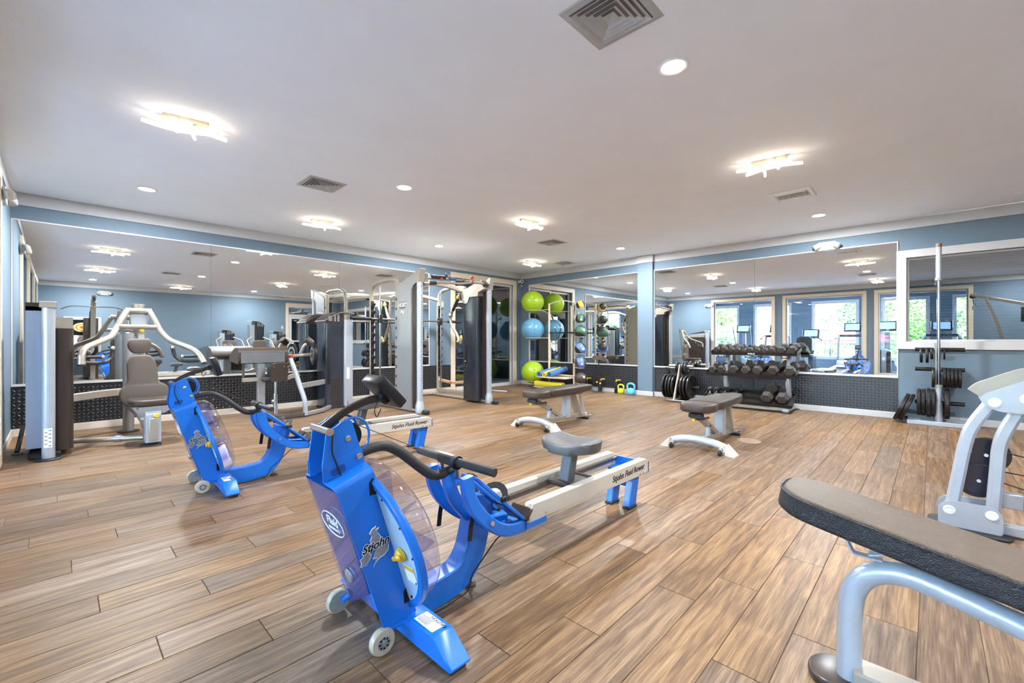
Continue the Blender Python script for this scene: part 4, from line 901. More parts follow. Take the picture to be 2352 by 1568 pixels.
# ---- functional trainer with smith bar
def smith():
    t = thing('cable_smith_machine', 'large silver cable tower gym with smith bar and black racking hooks', 'exercise machine', (4.1, 5.75, 0))
    for X, s in ((3.45, -1), (4.75, 1)):           # s: direction of the outer side
        inn = X - s * .13
        a, b = sorted((X - s * .045, X + s * .035))
        # outer side panel
        g = G(); g.prism(smooth_poly([(5.23, .02), (5.60, .02), (5.60, 1.78), (5.42, 1.85), (5.10, 1.955), (5.045, 1.968), (5.03, 1.93), (5.10, 1.80), (5.19, 1.765), (5.23, 1.70)], .02, 3), 'yz', X + s * .012, X + s * .036); pw('side_panel', g, 'silver_warm' if s > 0 else 'silver', t)
        g = G(); g.prism(rrect(5.225, 5.585, min(X + s * .012, inn), max(X + s * .012, inn), .04, 5), 'xy', 0, 1)
        g.bm.clear(); g.prism(rrect(min(X + s * .010, inn), max(X + s * .010, inn), 5.225, 5.585, .055, 6), 'xy', .03, 1.70); sh = pw('weight_shroud', g, 'shroud', t)
        g = G(); g.pad(rrect(5.46, 5.52, .62, .92, .028), 'yz', inn - s * .001, inn - s * .004, .002); pws('pin_slot', g, 'hole', t, sh)
        g = G()
        for i in range(20): g.bb(min(inn - s * .004, inn), max(inn - s * .004, inn), 5.47, 5.53, .10 + i * .027, .112 + i * .027)
        pws('weight_mark', g, 'steel_dark', t, sh)
        g = G(); g.ball((inn - s * .012, 5.49, .66), .012, 10); pws('selector_pin', g, 'yellow', t, sh)
        g = G(); g.prism(smooth_poly([(5.19, 1.70), (5.60, 1.70), (5.60, 1.79), (5.42, 1.86), (5.10, 1.95), (5.06, 1.80), (5.19, 1.76)], .02, 3), 'yz', X + s * .011, inn - s * .006); pw('tower_cap', g, 'silver_warm', t)
        g = G(); g.prism([(5.40, 1.698), (5.58, 1.698), (5.56, 1.62), (5.52, 1.60), (5.46, 1.60), (5.42, 1.64)], 'yz', inn - s * .004, inn - s * .010); bd = pw('brand_plate', g, 'silver_warm', t)
        text_mesh('brand_text', 'HOIST', .055, Matrix.Translation(-Vector(t.location)) @ frame((inn - s * .0106, 5.49, 1.665), (0, -1 if s > 0 else 1, 0), (0, 0, 1)), 'white', bd, .3, .001)
        # round cable post
        g = G(); g.cyl((X, 5.075, .12), (X, 5.075, 1.90), .042, 20); po = pw('cable_post', g, 'silver_light', t)
        g = G(); g.lathe([(.060, 0), (.060, .10), (.050, .13), (.046, .16)], (X, 5.075, .005), (0, 0, 1), 20); pws('post_collar', g, 'silver_light', t, po)
        for z in (1.735, 1.79): g = G(); g.lathe([(.049, 0), (.049, .018)], (X, 5.075, z), (0, 0, 1), 20); pws('post_ring', g, 'silver', t, po)
        g = G(); g.prism([(5.03, 1.80), (5.12, 1.80), (5.13, 1.93), (5.03, 1.985), (5.0, 1.975)], 'yz', X - .042, X + .042); pws('post_head', g, 'silver_warm', t, po)
        g = G()
        for i in range(30): g.box((X, 5.033, .45 + i * .04), (.008, .004, .008))
        pws('post_hole', g, 'hole', t, po)
        g = G(); g.tube([(X, 5.62, .03), (X, 4.98, .03)], .027, 14); pw('base_tube', g, 'silver_warm', t)
        g = G(); g.pad(rrect(X - .038, X + .038, 4.88, 4.985, .025), 'xy', 0, .058, .012); pw('foot_cap', g, 'rubber', t)
        g = G(); g.bb(X + s * .0 - .02, X + .02, 5.12, 5.22, .05, 1.78); pw('gap_shade_strip', g, 'shroud_brown', t)  # solid dark strip stands in for the shade in the open gap
        # holed upright, rear upright, loop
        g = G(); g.bar([(X, 5.635, .02), (X, 5.635, 1.84)], .05, .075, (0, 1, 0)); up = pw('holed_upright', g, 'silver_warm', t)
        for i in range(10):
            z = .34 + i * .14
            for q in (-1, 1): g = G(); g.lathe([(.020, 0), (.019, .003), (.010, .003), (.010, 0)], (X + q * .025, 5.635, z), (q, 0, 0), 14, False); pws('hole_ring', g, 'hole', t, up)
        g = G(); g.bar([(X, 6.41, .02), (X, 6.41, 1.72), (X, 6.36, 1.85), (X, 6.20, 1.90), (X, 5.80, 1.905), (X, 5.66, 1.88)], .05, .06, (1, 0, 0), .1, .014, 6); pw('rear_upright', g, 'silver_warm', t)
        for i in range(10):
            z = .47 + i * .118
            g = G(); g.prism(smooth_poly([(6.375, z - .05), (6.335, z + .0), (6.295, z + .03), (6.300, z + .055), (6.345, z + .04), (6.375, z + .035)], .008, 2), 'yz', X - .012 - s * .0, X + .012); pw('rack_hook', g, 'iron', t)
        g = G(); g.bb(X - .027, X + .027, 6.378, 6.382, .36, 1.62); pw('hook_strip', g, 'shroud_brown', t)
        g = G(); g.cyl((X - s * .06, 6.25, .06), (X - s * .06, 6.25, 1.85), .013, 12); pw('guide_rod', g, 'chrome', t)
        g = G(); g.tube([(X, 6.70 - .06, .03), (X, 5.6, .03)], .027, 14); pw('base_tube', g, 'silver_warm', t)
        g = G(); g.bar([(X, 6.42, .30), (X, 6.0, .265), (X, 5.68, .30)], .05, .030, (1, 0, 0), .1); st = pw('safety_strap', g, 'tan_strap', t)
        g = G(); g.box((X - s * .027, 6.02, .275), (.003, .06, .03)); pws('strap_patch', g, 'red', t, st)
        g = G(); g.bar([(X, 6.42, .12), (X, 5.66, .12)], .04, .06, (0, 0, 1)); pw('low_rail', g, 'silver_warm', t)
    # logo on the outer panel facing the room
    g = G(); g.prism(smooth_poly([(5.545, 1.535), (5.345, 1.535), (5.375, 1.465), (5.44, 1.455), (5.53, 1.462)], .01, 2), 'yz', 3.4105, 3.4135); lg = pw('logo_plate', g, 'steel_dark', t)
    text_mesh('logo_text', 'HOIST', .075, Matrix.Translation(-Vector(t.location)) @ frame((3.4095, 5.455, 1.502), (0, -1, 0), (0, 0, 1)), 'white', lg, .3, .002)
    text_mesh('model_text', 'Mi', .09, Matrix.Translation(-Vector(t.location)) @ frame((3.4115, 5.47, 1.395), (0, -1, 0), (0, 0, 1)), 'white', lg, .4, .001)
    g = G(); g.bb(3.411, 3.4135, 5.345, 5.545, 1.548, 1.553); pws('logo_line', g, 'steel_dark', t, lg)
    # cross members
    g = G(); n = 10; g.bar([(3.45 + 1.30 * i / n, 5.62, 1.80 + .085 * math.sin(PI * i / n)) for i in range(n + 1)], .06, .075, (0, 1, 0)); pw('arch_beam', g, 'silver_warm', t)
    g = G(); g.bar([(3.45 + 1.30 * i / n, 6.41, 1.72 + .07 * math.sin(PI * i / n)) for i in range(n + 1)], .05, .06, (0, 1, 0)); pw('arch_beam', g, 'silver_warm', t)
    g = G(); g.tube([(3.45, 6.60, .03), (4.75, 6.60, .03)], .027, 14); pw('rear_base_tube', g, 'silver_warm', t)
    g = G(); g.cyl((3.05, 6.25, 1.335), (5.12, 6.25, 1.335), .0145, 14); bar = pw('smith_bar', g, 'steel_dark', t)
    for a, b, r in ((3.03, 3.36, .024), (4.84, 5.14, .024)): g = G(); g.cyl((a, 6.25, 1.335), (b, 6.25, 1.335), r, 16); pws('bar_sleeve', g, 'iron', t, bar)
    for x in (3.52, 4.68): g = G(); g.bb(x - .02, x + .02, 6.21, 6.32, 1.27, 1.40, bev=.006); pws('bar_carriage', g, 'black_plastic', t, bar)
    # pull-up bars
    P = [([(3.49, 5.07, 1.80), (3.56, 5.0, 1.79), (3.72, 4.99, 1.815), (4.10, 4.99, 1.83), (4.25, 5.0, 1.86), (4.52, 5.0, 1.885), (4.71, 5.07, 1.86)], .018, 'silver_warm'),
         ([(3.49, 5.12, 1.86), (3.70, 5.06, 1.875), (4.15, 5.06, 1.89), (4.50, 5.06, 1.91), (4.71, 5.12, 1.90)], .015, 'silver')]
    for pts, r, m in P: g = G(); g.tube(pts, r, 12, .05); pw('pullup_bar', g, m, t)
    for a, b, m in (((3.56, 5.00, 1.79), (3.66, 4.99, 1.80), 'grip'), ((3.60, 5.0, 1.885), (3.83, 5.0, 1.895), 'rubber'), ((4.55, 5.02, 1.885), (4.68, 5.05, 1.87), 'grip')): g = G(); g.cyl(a, b, .024, 12); pw('bar_grip', g, m, t)
    for c in ((3.76, 5.0, 1.868), (4.331, 5.0, 1.945), (4.331, 5.0, 1.878)): g = G(); g.ball(c, .028, 14, (1, 1, .8)); pw('swivel_ball', g, 'red', t)
    for c in ((3.92, 5.0, 1.90), (3.86, 5.01, 1.935), (4.17, 5.0, 1.885)): g = G(); g.box(c, (.05, .04, .045), (0, .4, .3), bev=.01); pw('clamp', g, 'post_grey', t)
    g = G(); g.cyl((3.93, 5.0, 1.895), (4.02, 5.0, 1.90), .02, 12); pw('bar_grip', g, 'mat_blue', t)
    # cable arm on the right tower
    g = G(); g.tube([(4.62, 5.66, .99), (4.62, 5.70, 1.08), (4.60, 5.84, 1.26), (4.60, 5.88, 1.38), (4.60, 5.80, 1.52), (4.62, 5.66, 1.74), (4.64, 5.62, 1.80)], .024, 14, .05); ca = pw('cable_arm', g, 'silver_warm', t)
    g = G(); g.cyl((4.60, 5.80, 1.50), (4.615, 5.69, 1.69), .027, 12); pws('arm_sleeve', g, 'rubber', t, ca)
    for z, m in ((1.70, 'yellow'),): g = G(); g.cyl((4.615, 5.685, z), (4.618, 5.67, z + .035), .031, 12); pws('arm_band', g, m, t, ca)
    g = G(); g.ball((4.60, 5.86, 1.42), .04, 12); g.box((4.61, 5.60, 1.0), (.05, .05, .11), bev=.01); pws('arm_joint', g, 'silver', t, ca)
    g = G(); g.ball((4.59, 5.66, .985), .022, 10); g.ball((4.60, 5.58, 1.04), .026, 10, (.6, 1, 1.8)); pws('pull_pin', g, 'yellow', t, ca)
    # weight horns low on the right side
    g = G(); g.cyl((4.79, 5.16, .20), (5.06, 4.98, .17), .014, 12); pw('storage_horn', g, 'silver_light', t)
smith()
# ---- adjustable benches
def bench(loc, label):
    t = thing('weight_bench', label, 'bench', loc, 0, 'adjustable weight benches')
    g = G(); g.pad(smooth_poly([(-.09, -.10), (.0, -.155), (.155, -.150), (.155, .150), (.0, .155), (-.09, .10)], .06), 'xy', .355, .432, .02); part('seat_pad', g, 'vinyl', t)
    g = G(); g.pad(smooth_poly([(.165, -.145), (.24, -.155), (.62, -.14), (.90, -.125), (.90, .125), (.62, .14), (.24, .155), (.165, .145)], .04), 'xy', .362, .436, .018); part('back_pad', g, 'vinyl', t)
    g = G(); g.pad(smooth_poly([(.905, -.095), (1.06, -.085), (1.10, -.03), (1.10, .03), (1.06, .085), (.905, .095)], .04), 'xy', .366, .432, .018); part('head_pad', g, 'vinyl', t)
    g = G(); g.bar([(.02, 0, .335), (.93, 0, .345)], .06, .04, (0, 0, 1)); part('pad_frame', g, 'silver_warm', t)
    for s in (-1, 1): g = G(); g.bar([(-.02, s * .02, .345), (.05, s * .10, .345)], .05, .012, (0, 0, 1)); part('seat_bracket', g, 'silver_light', t)
    g = G(); g.pad(rrect(-.075, .055, .300, .348, .02), 'yz', -.055, -.005, .012); part('front_roller', g, 'vinyl_black', t)
    g = G(); g.bar([(.61, 0, .06), (.61, 0, .335)], .075, .10, (0, 1, 0), 0, .012); po = part('main_post', g, 'silver_light', t)
    g = G(); g.bar([(.50, 0, .085), (.14, 0, .265), (.08, 0, .29)], .05, .05, (0, 1, 0), .02); part('adjust_ladder', g, 'silver_warm', t)
    g = G(); g.tube([(.17, -.045, .285), (.03, -.045, .285), (.0, -.0, .285), (.03, .045, .285), (.17, .045, .285)], .011, 10, .03); part('lift_handle', g, 'steel_dark', t)
    g = G(); g.cyl((-.02, .005, .285), (-.045, .01, .285), .013, 10); part('handle_tip', g, 'yellow', t)
    g = G(); g.cyl((.27, 0, .055), (.28, 0, .185), .024, 14); st = part('ladder_stop', g, 'silver_light', t)
    g = G(); g.cyl((.28, 0, .183), (.283, 0, .20), .030, 14); part('stop_bumper', g, 'rubber', st)
    g = G(); g.bar([(.04, 0, .082), (.35, 0, .072), (.96, 0, .050)], .065, .050, (0, 0, 1)); part('base_beam', g, 'silver_warm', t)
    for s in (-1, 1): g = G(); g.bar([(.72, s * .03, .335), (.80, s * .03, .20), (.86, s * .03, .06)], .014, .055, (0, 1, 0), .05); part('rear_strut', g, 'silver_warm', t)
    g = G(); g.bar([(.98, 0, .06), (.90, 0, .335)], .035, .03, (0, 1, 0)); part('back_strut', g, 'silver_light', t)
    # front stabiliser
    g = G(); g.tube([(.03, -.255, .052), (.03, -.16, .086), (.03, -.05, .098), (.03, .05, .098), (.03, .16, .086), (.03, .255, .052)], .034, 16, .05); part('front_stabiliser', g, 'silver_light', t)
    for s in (-1, 1):
        g = G(); g.prism([(-.01 + 0, .085), (.075, .085), (.085, .055), (.075, .0), (-.01, .0), (-.03, .03)], 'xz', s * .235, s * .250); part('end_bracket', g, 'silver_warm', t)
        g = G(); V = [(-.02, s * .25, .09), (.08, s * .25, .09), (.09, s * .33, .006), (-.03, s * .33, .006), (-.02, s * .25, .0), (.08, s * .25, .0), (.09, s * .33, .0), (-.03, s * .33, .0)]
        vs = [g.bm.verts.new(p) for p in V]
        for f in ((0, 1, 2, 3), (4, 5, 6, 7), (0, 3, 7, 4), (1, 2, 6, 5), (2, 3, 7, 6), (0, 1, 5, 4)): g.bm.faces.new([vs[i] for i in f])
        bmesh.ops.recalc_face_normals(g.bm, faces=list(g.bm.faces)); part('foot_guard', g, 'rail_beige', t)
        g = G(); g.lathe([(.012, -.010), (.026, -.010), (.028, 0), (.026, .010), (.012, .010)], (-.04, s * .215, .028), (0, 1, 0), 20); part('transport_wheel', g, 'rubber', t)
        g = G(); g.box((-.02, s * .215, .045), (.05, .03, .035), bev=.008); part('wheel_fork', g, 'silver_warm', t)
    g = G(); g.pad(smooth_poly([(.93, -.10), (1.02, -.06), (1.02, .06), (.93, .10)], .03), 'xy', 0, .030, .008); part('rear_foot', g, 'rubber', t)
    g = G(); g.tube([(1.0, .05, .035), (1.10, .06, .04), (1.14, .03, .045), (1.14, -.06, .045), (1.10, -.09, .04), (1.0, -.06, .035)], .008, 8, .03); part('lift_loop', g, 'chrome', t)
bench((3.72, 3.24, 0), 'flat brown padded bench with silver base nearer the ball rack')
bench((4.01, 1.54, 0), 'flat brown padded bench with silver base in front of the dumbbell rack')
# ---- reclined black leather bench beside the camera
def lean_bench():
    t = thing('reclined_bench', 'black leather bench pad sloping on a thick curved silver tube', 'bench', (1.60, .0, 0))
    sl = math.atan(.19); M = Matrix.Translation((1.633, .345, .548)) @ Matrix.Rotation(-PI / 2, 4, 'Z') @ Matrix.Rotation(sl, 4, 'Y')
    out = [(0, -.06), (.05, -.118), (.16, -.128), (.9, -.128), (.9, .128), (.16, .128), (.05, .118), (0, .06)]
    o = smooth_poly(out, .05, 6)
    g = G(); g.pad(o, 'xy', -.066, -.004, .012, 4); g.xf(M); pw('pad_body', g, 'vinyl_black', t)
    n = len(o); cx, cy = .45, 0
    g = G(); g.pad([(cx + (p[0] - cx) * .985, p[1] * .965) for p in o], 'xy', -.012, .002, .008, 3); g.xf(M); pw('pad_top', g, 'leather_top', t)
    g = G(); g.tube([(p[0] * 1.0, p[1] * 1.0, -.0075) for p in o], .0028, 5, 0, True); g.xf(M); pw('piping', g, 'vinyl_black', t)
    g = G(); g.tube([(1.60, .174, .01), (1.60, .175, .20), (1.60, .165, .283), (1.60, .133, .335), (1.60, .088, .358), (1.60, .040, .362), (1.60, -.047, .343), (1.60, -.143, .317), (1.60, -.55, .215)], .030, 24, .05, False, 8); tb = pw('frame_tube', g, 'silver_light', t)
    g = G(); g.bar([(1.60, .205, .470), (1.60, .165, .385), (1.60, .10, .385)], .006, .026, (1, 0, 0), .008); pws('pad_bracket', g, 'silver_light', t, tb)
    g = G(); g.bar([(1.60, .13, .395), (1.60, .05, .425)], .006, .040, (1, 0, 0)); pws('pad_bracket', g, 'silver_light', t, tb)
    g = G(); g.bb(1.575, 1.625, -.31, -.27, .27, .44, bev=.004); pws('pad_bracket', g, 'silver_light', t, tb)
    g = G(); g.bar([(1.60, .16, .035), (1.60, -.7, .035)], .085, .060, (0, 0, 1)); pw('floor_beam', g, 'silver_warm', t)
    g = G(); g.pad([(1.60 + .075 * math.cos(2 * PI * i / 24), .215 + .06 * math.sin(2 * PI * i / 24)) for i in range(24)], 'xy', 0, .024, .008); pw('rubber_foot', g, 'shroud_brown', t)
    g = G(); g.bar([(1.60, -.58, .0), (1.60, -.58, .24)], .07, .05, (0, 1, 0)); pw('rear_post', g, 'silver_light', t)
lean_bench()
# ---- cable machine base at the right
def cable_base():
    t = thing('pulley_frame_machine', 'silver frame with two dark pulley discs and bolted side plates', 'exercise machine', (3.4, -.35, 0))
    Xs = (3.295, 3.42)
    for X in Xs:
        g = G(); g.prism(smooth_poly([(-.022, .012), (-.258, .012), (-.258, .115), (-.225, .152), (-.06, .148), (-.022, .115)], .02, 4), 'yz', X, X + .008); p = pw('base_plate', g, 'silver_light', t)
        g = G(); g.prism(smooth_poly([(-.192, .668), (-.175, .700), (-.195, .728), (-.33, .803), (-.70, .90), (-.95, .90), (-.95, .80), (-.60, .72), (-.33, .634), (-.24, .640)], .03, 5), 'yz', X, X + .008); q = pw('top_plate', g, 'silver_light', t)
        if X == Xs[0]:
            for y, z, par in ((-.065, .098, p), (-.219, .107, p), (-.229, .684, q), (-.335, .712, q)):
                g = G(); g.lathe([(.024, 0), (.024, .003), (.018, .006), (.017, .003), (.008, .003), (.007, .008), (0, .008)], (X, y, z), (-1, 0, 0), 24); pws('bolt_cap', g, 'white', t, par)
    g = G(); g.bar([(3.361, -.18, .705), (3.361, -.20, .730), (3.361, -.33, .800), (3.361, -.70, .897)], .117, .008, (1, 0, 0), .01); pw('top_cover', g, 'silver_warm', t)
    for pts in ([(-.075, .10), (-.12, .42), (-.14, .52), (-.165, .58), (-.215, .67)], [(-.225, .11), (-.245, .44), (-.255, .50), (-.275, .56), (-.325, .68)]):
        g = G(); g.bar([(3.340, y, z) for y, z in pts], .055, .050, (1, 0, 0), .05, .012); pw('upright', g, 'silver_light', t)
    for y, z in ((-.205, .395), (-.178, .255)):
        g = G(); g.lathe([(.0, -.012), (.088, -.012), (.093, -.006), (.084, 0), (.093, .006), (.088, .012), (0, .012)], (3.405, y, z), (1, .15, .12), 36); d = pw('pulley', g, 'shroud', t)
        g = G(); g.cyl((3.40, y, z), (3.386, y, z), .009, 10); pws('axle', g, 'chrome', t, d)
        g = G(); g.bar([(3.35, y + .09, z + .03), (3.40, y + .06, z + .01)], .03, .02, (0, 0, 1)); pws('pulley_bracket', g, 'silver', t, d)
    for a, b in (((3.361, -.25, .43), (3.35, -.60, .36)), ((3.361, -.22, .33), (3.35, -.60, .30)), ((3.361, -.22, .28), (3.35, -.6, .18)), ((3.361, -.22, .19), (3.35, -.6, .10))):
        g = G(); g.tube([a, b], .0035, 6); pw('cable', g, 'ink', t)
    g = G(); g.box((3.361, -.285, .185), (.06, .09, .075), bev=.004); pw('stop_block', g, 'silver', t)
    g = G(); g.cyl((3.361, -.33, .185), (3.361, -.37, .185), .030, 16); pw('rubber_stop', g, 'rubber', t)
    g = G(); g.bar([(3.361, -.20, .035), (3.361, -1.0, .035)], .06, .05, (0, 0, 1)); pw('floor_beam', g, 'silver_light', t)
    g = G(); g.bar([(3.361, -.05, .075), (3.361, -.24, .075)], .09, .09, (0, 0, 1)); pw('inner_block', g, 'silver', t)
    g = G(); g.pad(smooth_poly([(3.24, .02), (3.47, .02), (3.47, -.29), (3.24, -.29)], .05), 'xy', 0, .014, .005); pw('rubber_foot', g, 'rubber', t)
    g = G(); g.bar([(3.361, -.40, .03), (3.361, -.40, .16)], .06, .06, (0, 1, 0)); pw('rear_stub', g, 'silver_light', t)
    g = G(); g.bar([(3.361, -.95, .02), (3.361, -.95, .84)], .06, .06, (0, 1, 0)); pw('rear_upright', g, 'silver_light', t)
cable_base()
# ================================================================== free weights and small kit
def single(name, g, m, label, cat, loc=(0, 0, 0), group=None, rot=None):
    o = g.build(name, m); o.location = loc
    if rot: o.rotation_euler = rot
    return tag(o, label, cat, group)
# ---- exercise ball rack
def ball_rack():
    X = 7.06
    t = thing('ball_rack', 'tall white steel rack with ring arms holding exercise balls', 'rack', (X, 5.4, 0))
    for y in (5.72, 5.09):
        g = G(); g.bar([(X, y, .0), (X, y, 1.765)], .035, .035, (0, 1, 0), 0, .006); p = pw('post', g, 'trim_warm', t)
        g = G(); g.bar([(X - .30, y, .02), (X + .30, y, .02)], .04, .03, (0, 0, 1)); pws('post_foot', g, 'trim_warm', t, p)
        for z in (1.6, 1.16, .62, .30): g = G(); g.ball((X - .02, y, z), .010, 8); pws('bolt', g, 'chrome', t, p)
    g = G(); g.tube([(X, 5.72 - .63 * i / 10, 1.745 + .055 * math.sin(PI * i / 10)) for i in range(11)], .011, 10); pw('top_arch', g, 'trim_warm', t)
    g = G(); g.bar([(X, 5.72, 1.155), (X, 5.09, 1.155)], .018, .024, (0, 0, 1)); pw('cross_bar', g, 'black_plastic', t)
    g = G(); g.bar([(X, 5.72, .30), (X, 5.09, .30)], .018, .024, (0, 0, 1)); pw('cross_bar', g, 'trim_warm', t)
    def ring(cx, cy, cz, r, rho, py):
        z = cz - math.sqrt(r * r - rho * rho) - .006
        g = G(); g.tube([(cx + rho * math.cos(2 * PI * i / 28), cy + rho * math.sin(2 * PI * i / 28), z) for i in range(28)], .0055, 6, 0, True); a = pw('ring_arm', g, 'trim_warm', t)
        s = 1 if py > cy else -1
        g = G(); g.tube([(X, py, z), (cx, cy + s * rho, z)], .007, 8); pws('ring_stem', g, 'trim_warm', t, a)
    for z in (1.825, 1.235, .318): ring(7.08, 6.19, z, .24, .16, 5.72)
    for z, r in ((1.69, .086), (1.42, .100), (1.17, .122), (.838, .112), (.56, .112), (.262, .118)): ring(7.05, 4.93, z, r, r * .6, 5.09)
    g = G(); g.pad(smooth_poly([(6.76, 5.80), (7.26, 5.80), (7.26, 5.12), (6.76, 5.12)], .05), 'xy', .245, .262, .004); s = pw('mat_shelf', g, 'trim_warm', t)
    g = G(); g.bar([(6.76, 5.80, .27), (6.74, 5.46, .262), (6.76, 5.12, .27)], .014, .03, (0, 0, 1)); pws('shelf_lip', g, 'trim_warm', t, s)
    g = G(); g.pad(smooth_poly([(6.80, 5.95), (7.26, 5.95), (7.26, 5.14), (6.80, 5.14)], .03), 'xy', .04, .054, .004); pw('mat_shelf', g, 'trim_warm', t)
    return t
ball_rack()
def eball(z, m, label):
    t = thing('exercise_ball', label, 'ball', (7.08, 6.19, z))
    g = G(); g.ball((0, 0, 0), .24, 40); part('ball_skin', g, m, t, 80)
    g = G(); g.lathe([(.012, 0), (.010, .003), (0, .003)], Vector((-.75, -.55, .30)).normalized() * .2395, (-.75, -.55, .30), 12); part('air_plug', g, 'white', t)
    g = G()
    for i in range(5):
        a = -.55 + i * .26; d = Vector((-.52 * math.cos(a), -.85 * math.cos(a) * .72, math.sin(a))).normalized(); g.box((0, 0, 0), (.018, .012, .0006), frame(d * .2402, Vector((0, 0, 1)).cross(d), (0, 0, 1)))
    part('ball_print', g, 'ink', t)
eball(1.825, 'ball_green', 'lime green exercise ball on the topmost ring of the ball rack')
eball(1.235, 'ball_blue', 'light blue exercise ball on the middle ring of the ball rack')
eball(.318, 'ball_green', 'lime green exercise ball on the lowest ring of the ball rack')
def medball(z, r, m1, m2, tilt, label):
    t = thing('medicine_ball', label, 'ball', (7.05, 4.93, z)); t.rotation_euler = (tilt, .4, .6)
    g = G(); g.ball((0, 0, 0), r, 28); part('ball_skin', g, m1, t, 80)
    g = G(); pr = [(r * 1.004 * math.cos(a), r * 1.004 * math.sin(a)) for a in [math.radians(-32 + 64 * i / 10) for i in range(11)]]
    g.lathe(pr, (0, 0, 0), (0, 0, 1), 28, False); part('colour_band', g, m2, t, 80)
    g = G(); d = Vector((-.8, -.55, .1)).normalized(); g.lathe([(r * .22, 0), (r * .2, .001), (0, .001)], d * r * .985, d, 14); part('weight_mark', g, 'white', t)
medball(1.69, .086, 'med_black', 'med_yellow', 1.2, 'small black and yellow medicine ball on the ball rack')
medball(1.42, .100, 'med_black', 'med_green', 1.5, 'black medicine ball with a green side band on the ball rack')
medball(1.17, .122, 'med_black', 'med_green', .3, 'largest green topped medicine ball on the ball rack')
medball(.838, .112, 'med_black', 'med_blue', .9, 'striped blue and black medicine ball above the plain brown one')
medball(.56, .112, 'med_brown', 'med_blue', 1.3, 'brown medicine ball with a blue panel on the ball rack')
medball(.262, .118, 'med_brown', 'med_brown', .2, 'plain brown medicine ball lowest on the ball rack')
def matroll(a, b, r, m, label, core='ink'):
    a, b = Vector(a), Vector(b); t = thing('exercise_mat', label, 'mat', (a.x, a.y, a.z)); d = (b - a); L = d.length; d.normalize()
    g = G(); g.lathe([(r, 0), (r, L)], (0, 0, 0), d, 26, False); g.lathe([(r * .55, L), (r * .55, 0)], (0, 0, 0), d, 22, False)
    for h in (0, L): g.lathe([(r, h), (r * .55, h)], (0, 0, 0), d, 26, False)
    part('roll', g, m, t)
    up = Vector((0, 0, 1)).cross(d).normalized(); n = d.cross(up)
    pts = []
    for i in range(22): k = i / 21; an = k * 4 * PI; rr = r * (.30 + .22 * k); pts.append(up * rr * math.cos(an) + n * rr * math.sin(an))
    g = G(); g.sweep([p + d * .001 for p in pts], [(-.0025, 0), (.0025, 0), (.0025, .004), (-.0025, .004)], d); part('inner_wrap', g, m, t)
    if core == 'text':
        g = G()
        for i in range(5): g.box((0, 0, 0), (.03, .012, .0008), frame(d * (L * (.18 + .15 * i)) + n * (r + .0005) * .8 + up * -r * .62, d, n.cross(d)))
        part('print', g, 'ink', t)
tl = .09
matroll((6.74, 5.73, .318), (7.28, 5.73, .318 + tl), .052, 'mat_blue', 'rolled blue exercise mat next to the lime ball on the shelf')
matroll((6.74, 5.60, .316), (7.28, 5.60, .316 + tl), .048, 'mat_yellow', 'rolled yellow exercise mat between two blue ones on the shelf', 'text')
matroll((6.74, 5.46, .322), (7.28, 5.46, .322 + tl), .056, 'mat_blue', 'rolled blue exercise mat next to the rack post on the shelf')
matroll((6.88, 5.93, .114), (6.88, 5.22, .114), .058, 'mat_yellow', 'rolled yellow exercise mat lying across the lowest shelf', 'text')
t = thing('foam_board', 'grey ribbed foam board on the lowest shelf behind the yellow mat', 'foam board', (7.1, 5.40, .056))
g = G(); g.bb(-.10, .12, -.22, .22, 0, .06, bev=.006); part('board', g, 'grey_seat', t)
for i in range(7): g = G(); g.bb(-.095 + i * .032, -.083 + i * .032, -.215, .215, .058, .068); part('rib', g, 'post_grey', t)
t = thing('skipping_rope', 'black skipping rope hanging down the rack post', 'rope', (7.025, 5.068, 0))
g = G(); g.tube([(0, .0, 1.74), (-.005, -.015, 1.62), (-.01, 0, 1.45), (-.012, 0, 1.1), (-.01, .004, .8), (-.01, .01, .70), (-.012, .006, .64)], .008, 8, .1); part('cord', g, 'rubber', t)
g = G(); g.cyl((-.012, .006, .64), (-.012, .0, .55), .013, 10); part('rope_handle', g, 'black_plastic', t)
t = thing('strap_set', 'black strap handles draped over the black bar of the ball rack', 'strap', (7.04, 5.45, 1.15))
g = G(); g.tube([(-.012, .10, .10), (-.014, .06, .02), (-.016, .03, -.10), (-.016, .0, -.12), (-.014, -.02, -.02), (-.012, -.06, .09)], .010, 8, .03); part('strap', g, 'rubber', t)
for y in (.10, -.06): g = G(); g.ball((-.012, y, .11), .022, 10); part('ring_clip', g, 'silver_light', t)
# ---- kettlebells
def kettle(x, y, s, m, label):
    t = thing('kettlebell', label, 'kettlebell', (x, y, 0))
    g = G(); g.lathe([(.048 * s, 0), (.068 * s, .012 * s), (.078 * s, .05 * s), (.074 * s, .085 * s), (.052 * s, .118 * s), (.02 * s, .128 * s), (0, .13 * s)], (0, 0, 0), (0, 0, 1), 24); part('bell', g, m, t, 60)
    g = G(); g.tube([(0, -.058 * s, .085 * s), (0, -.072 * s, .13 * s), (0, -.068 * s, .185 * s), (0, -.03 * s, .208 * s), (0, .03 * s, .208 * s), (0, .068 * s, .185 * s), (0, .072 * s, .13 * s), (0, .058 * s, .085 * s)], .018 * s, 12, .04 * s); part('handle', g, m, t)
kettle(7.325, 4.21, .82, 'kettle_yellow', 'yellow kettlebell on the floor by the mirror')
kettle(7.29, 3.985, 1.0, 'kettle_blue', 'larger light blue kettlebell beside the pillar')
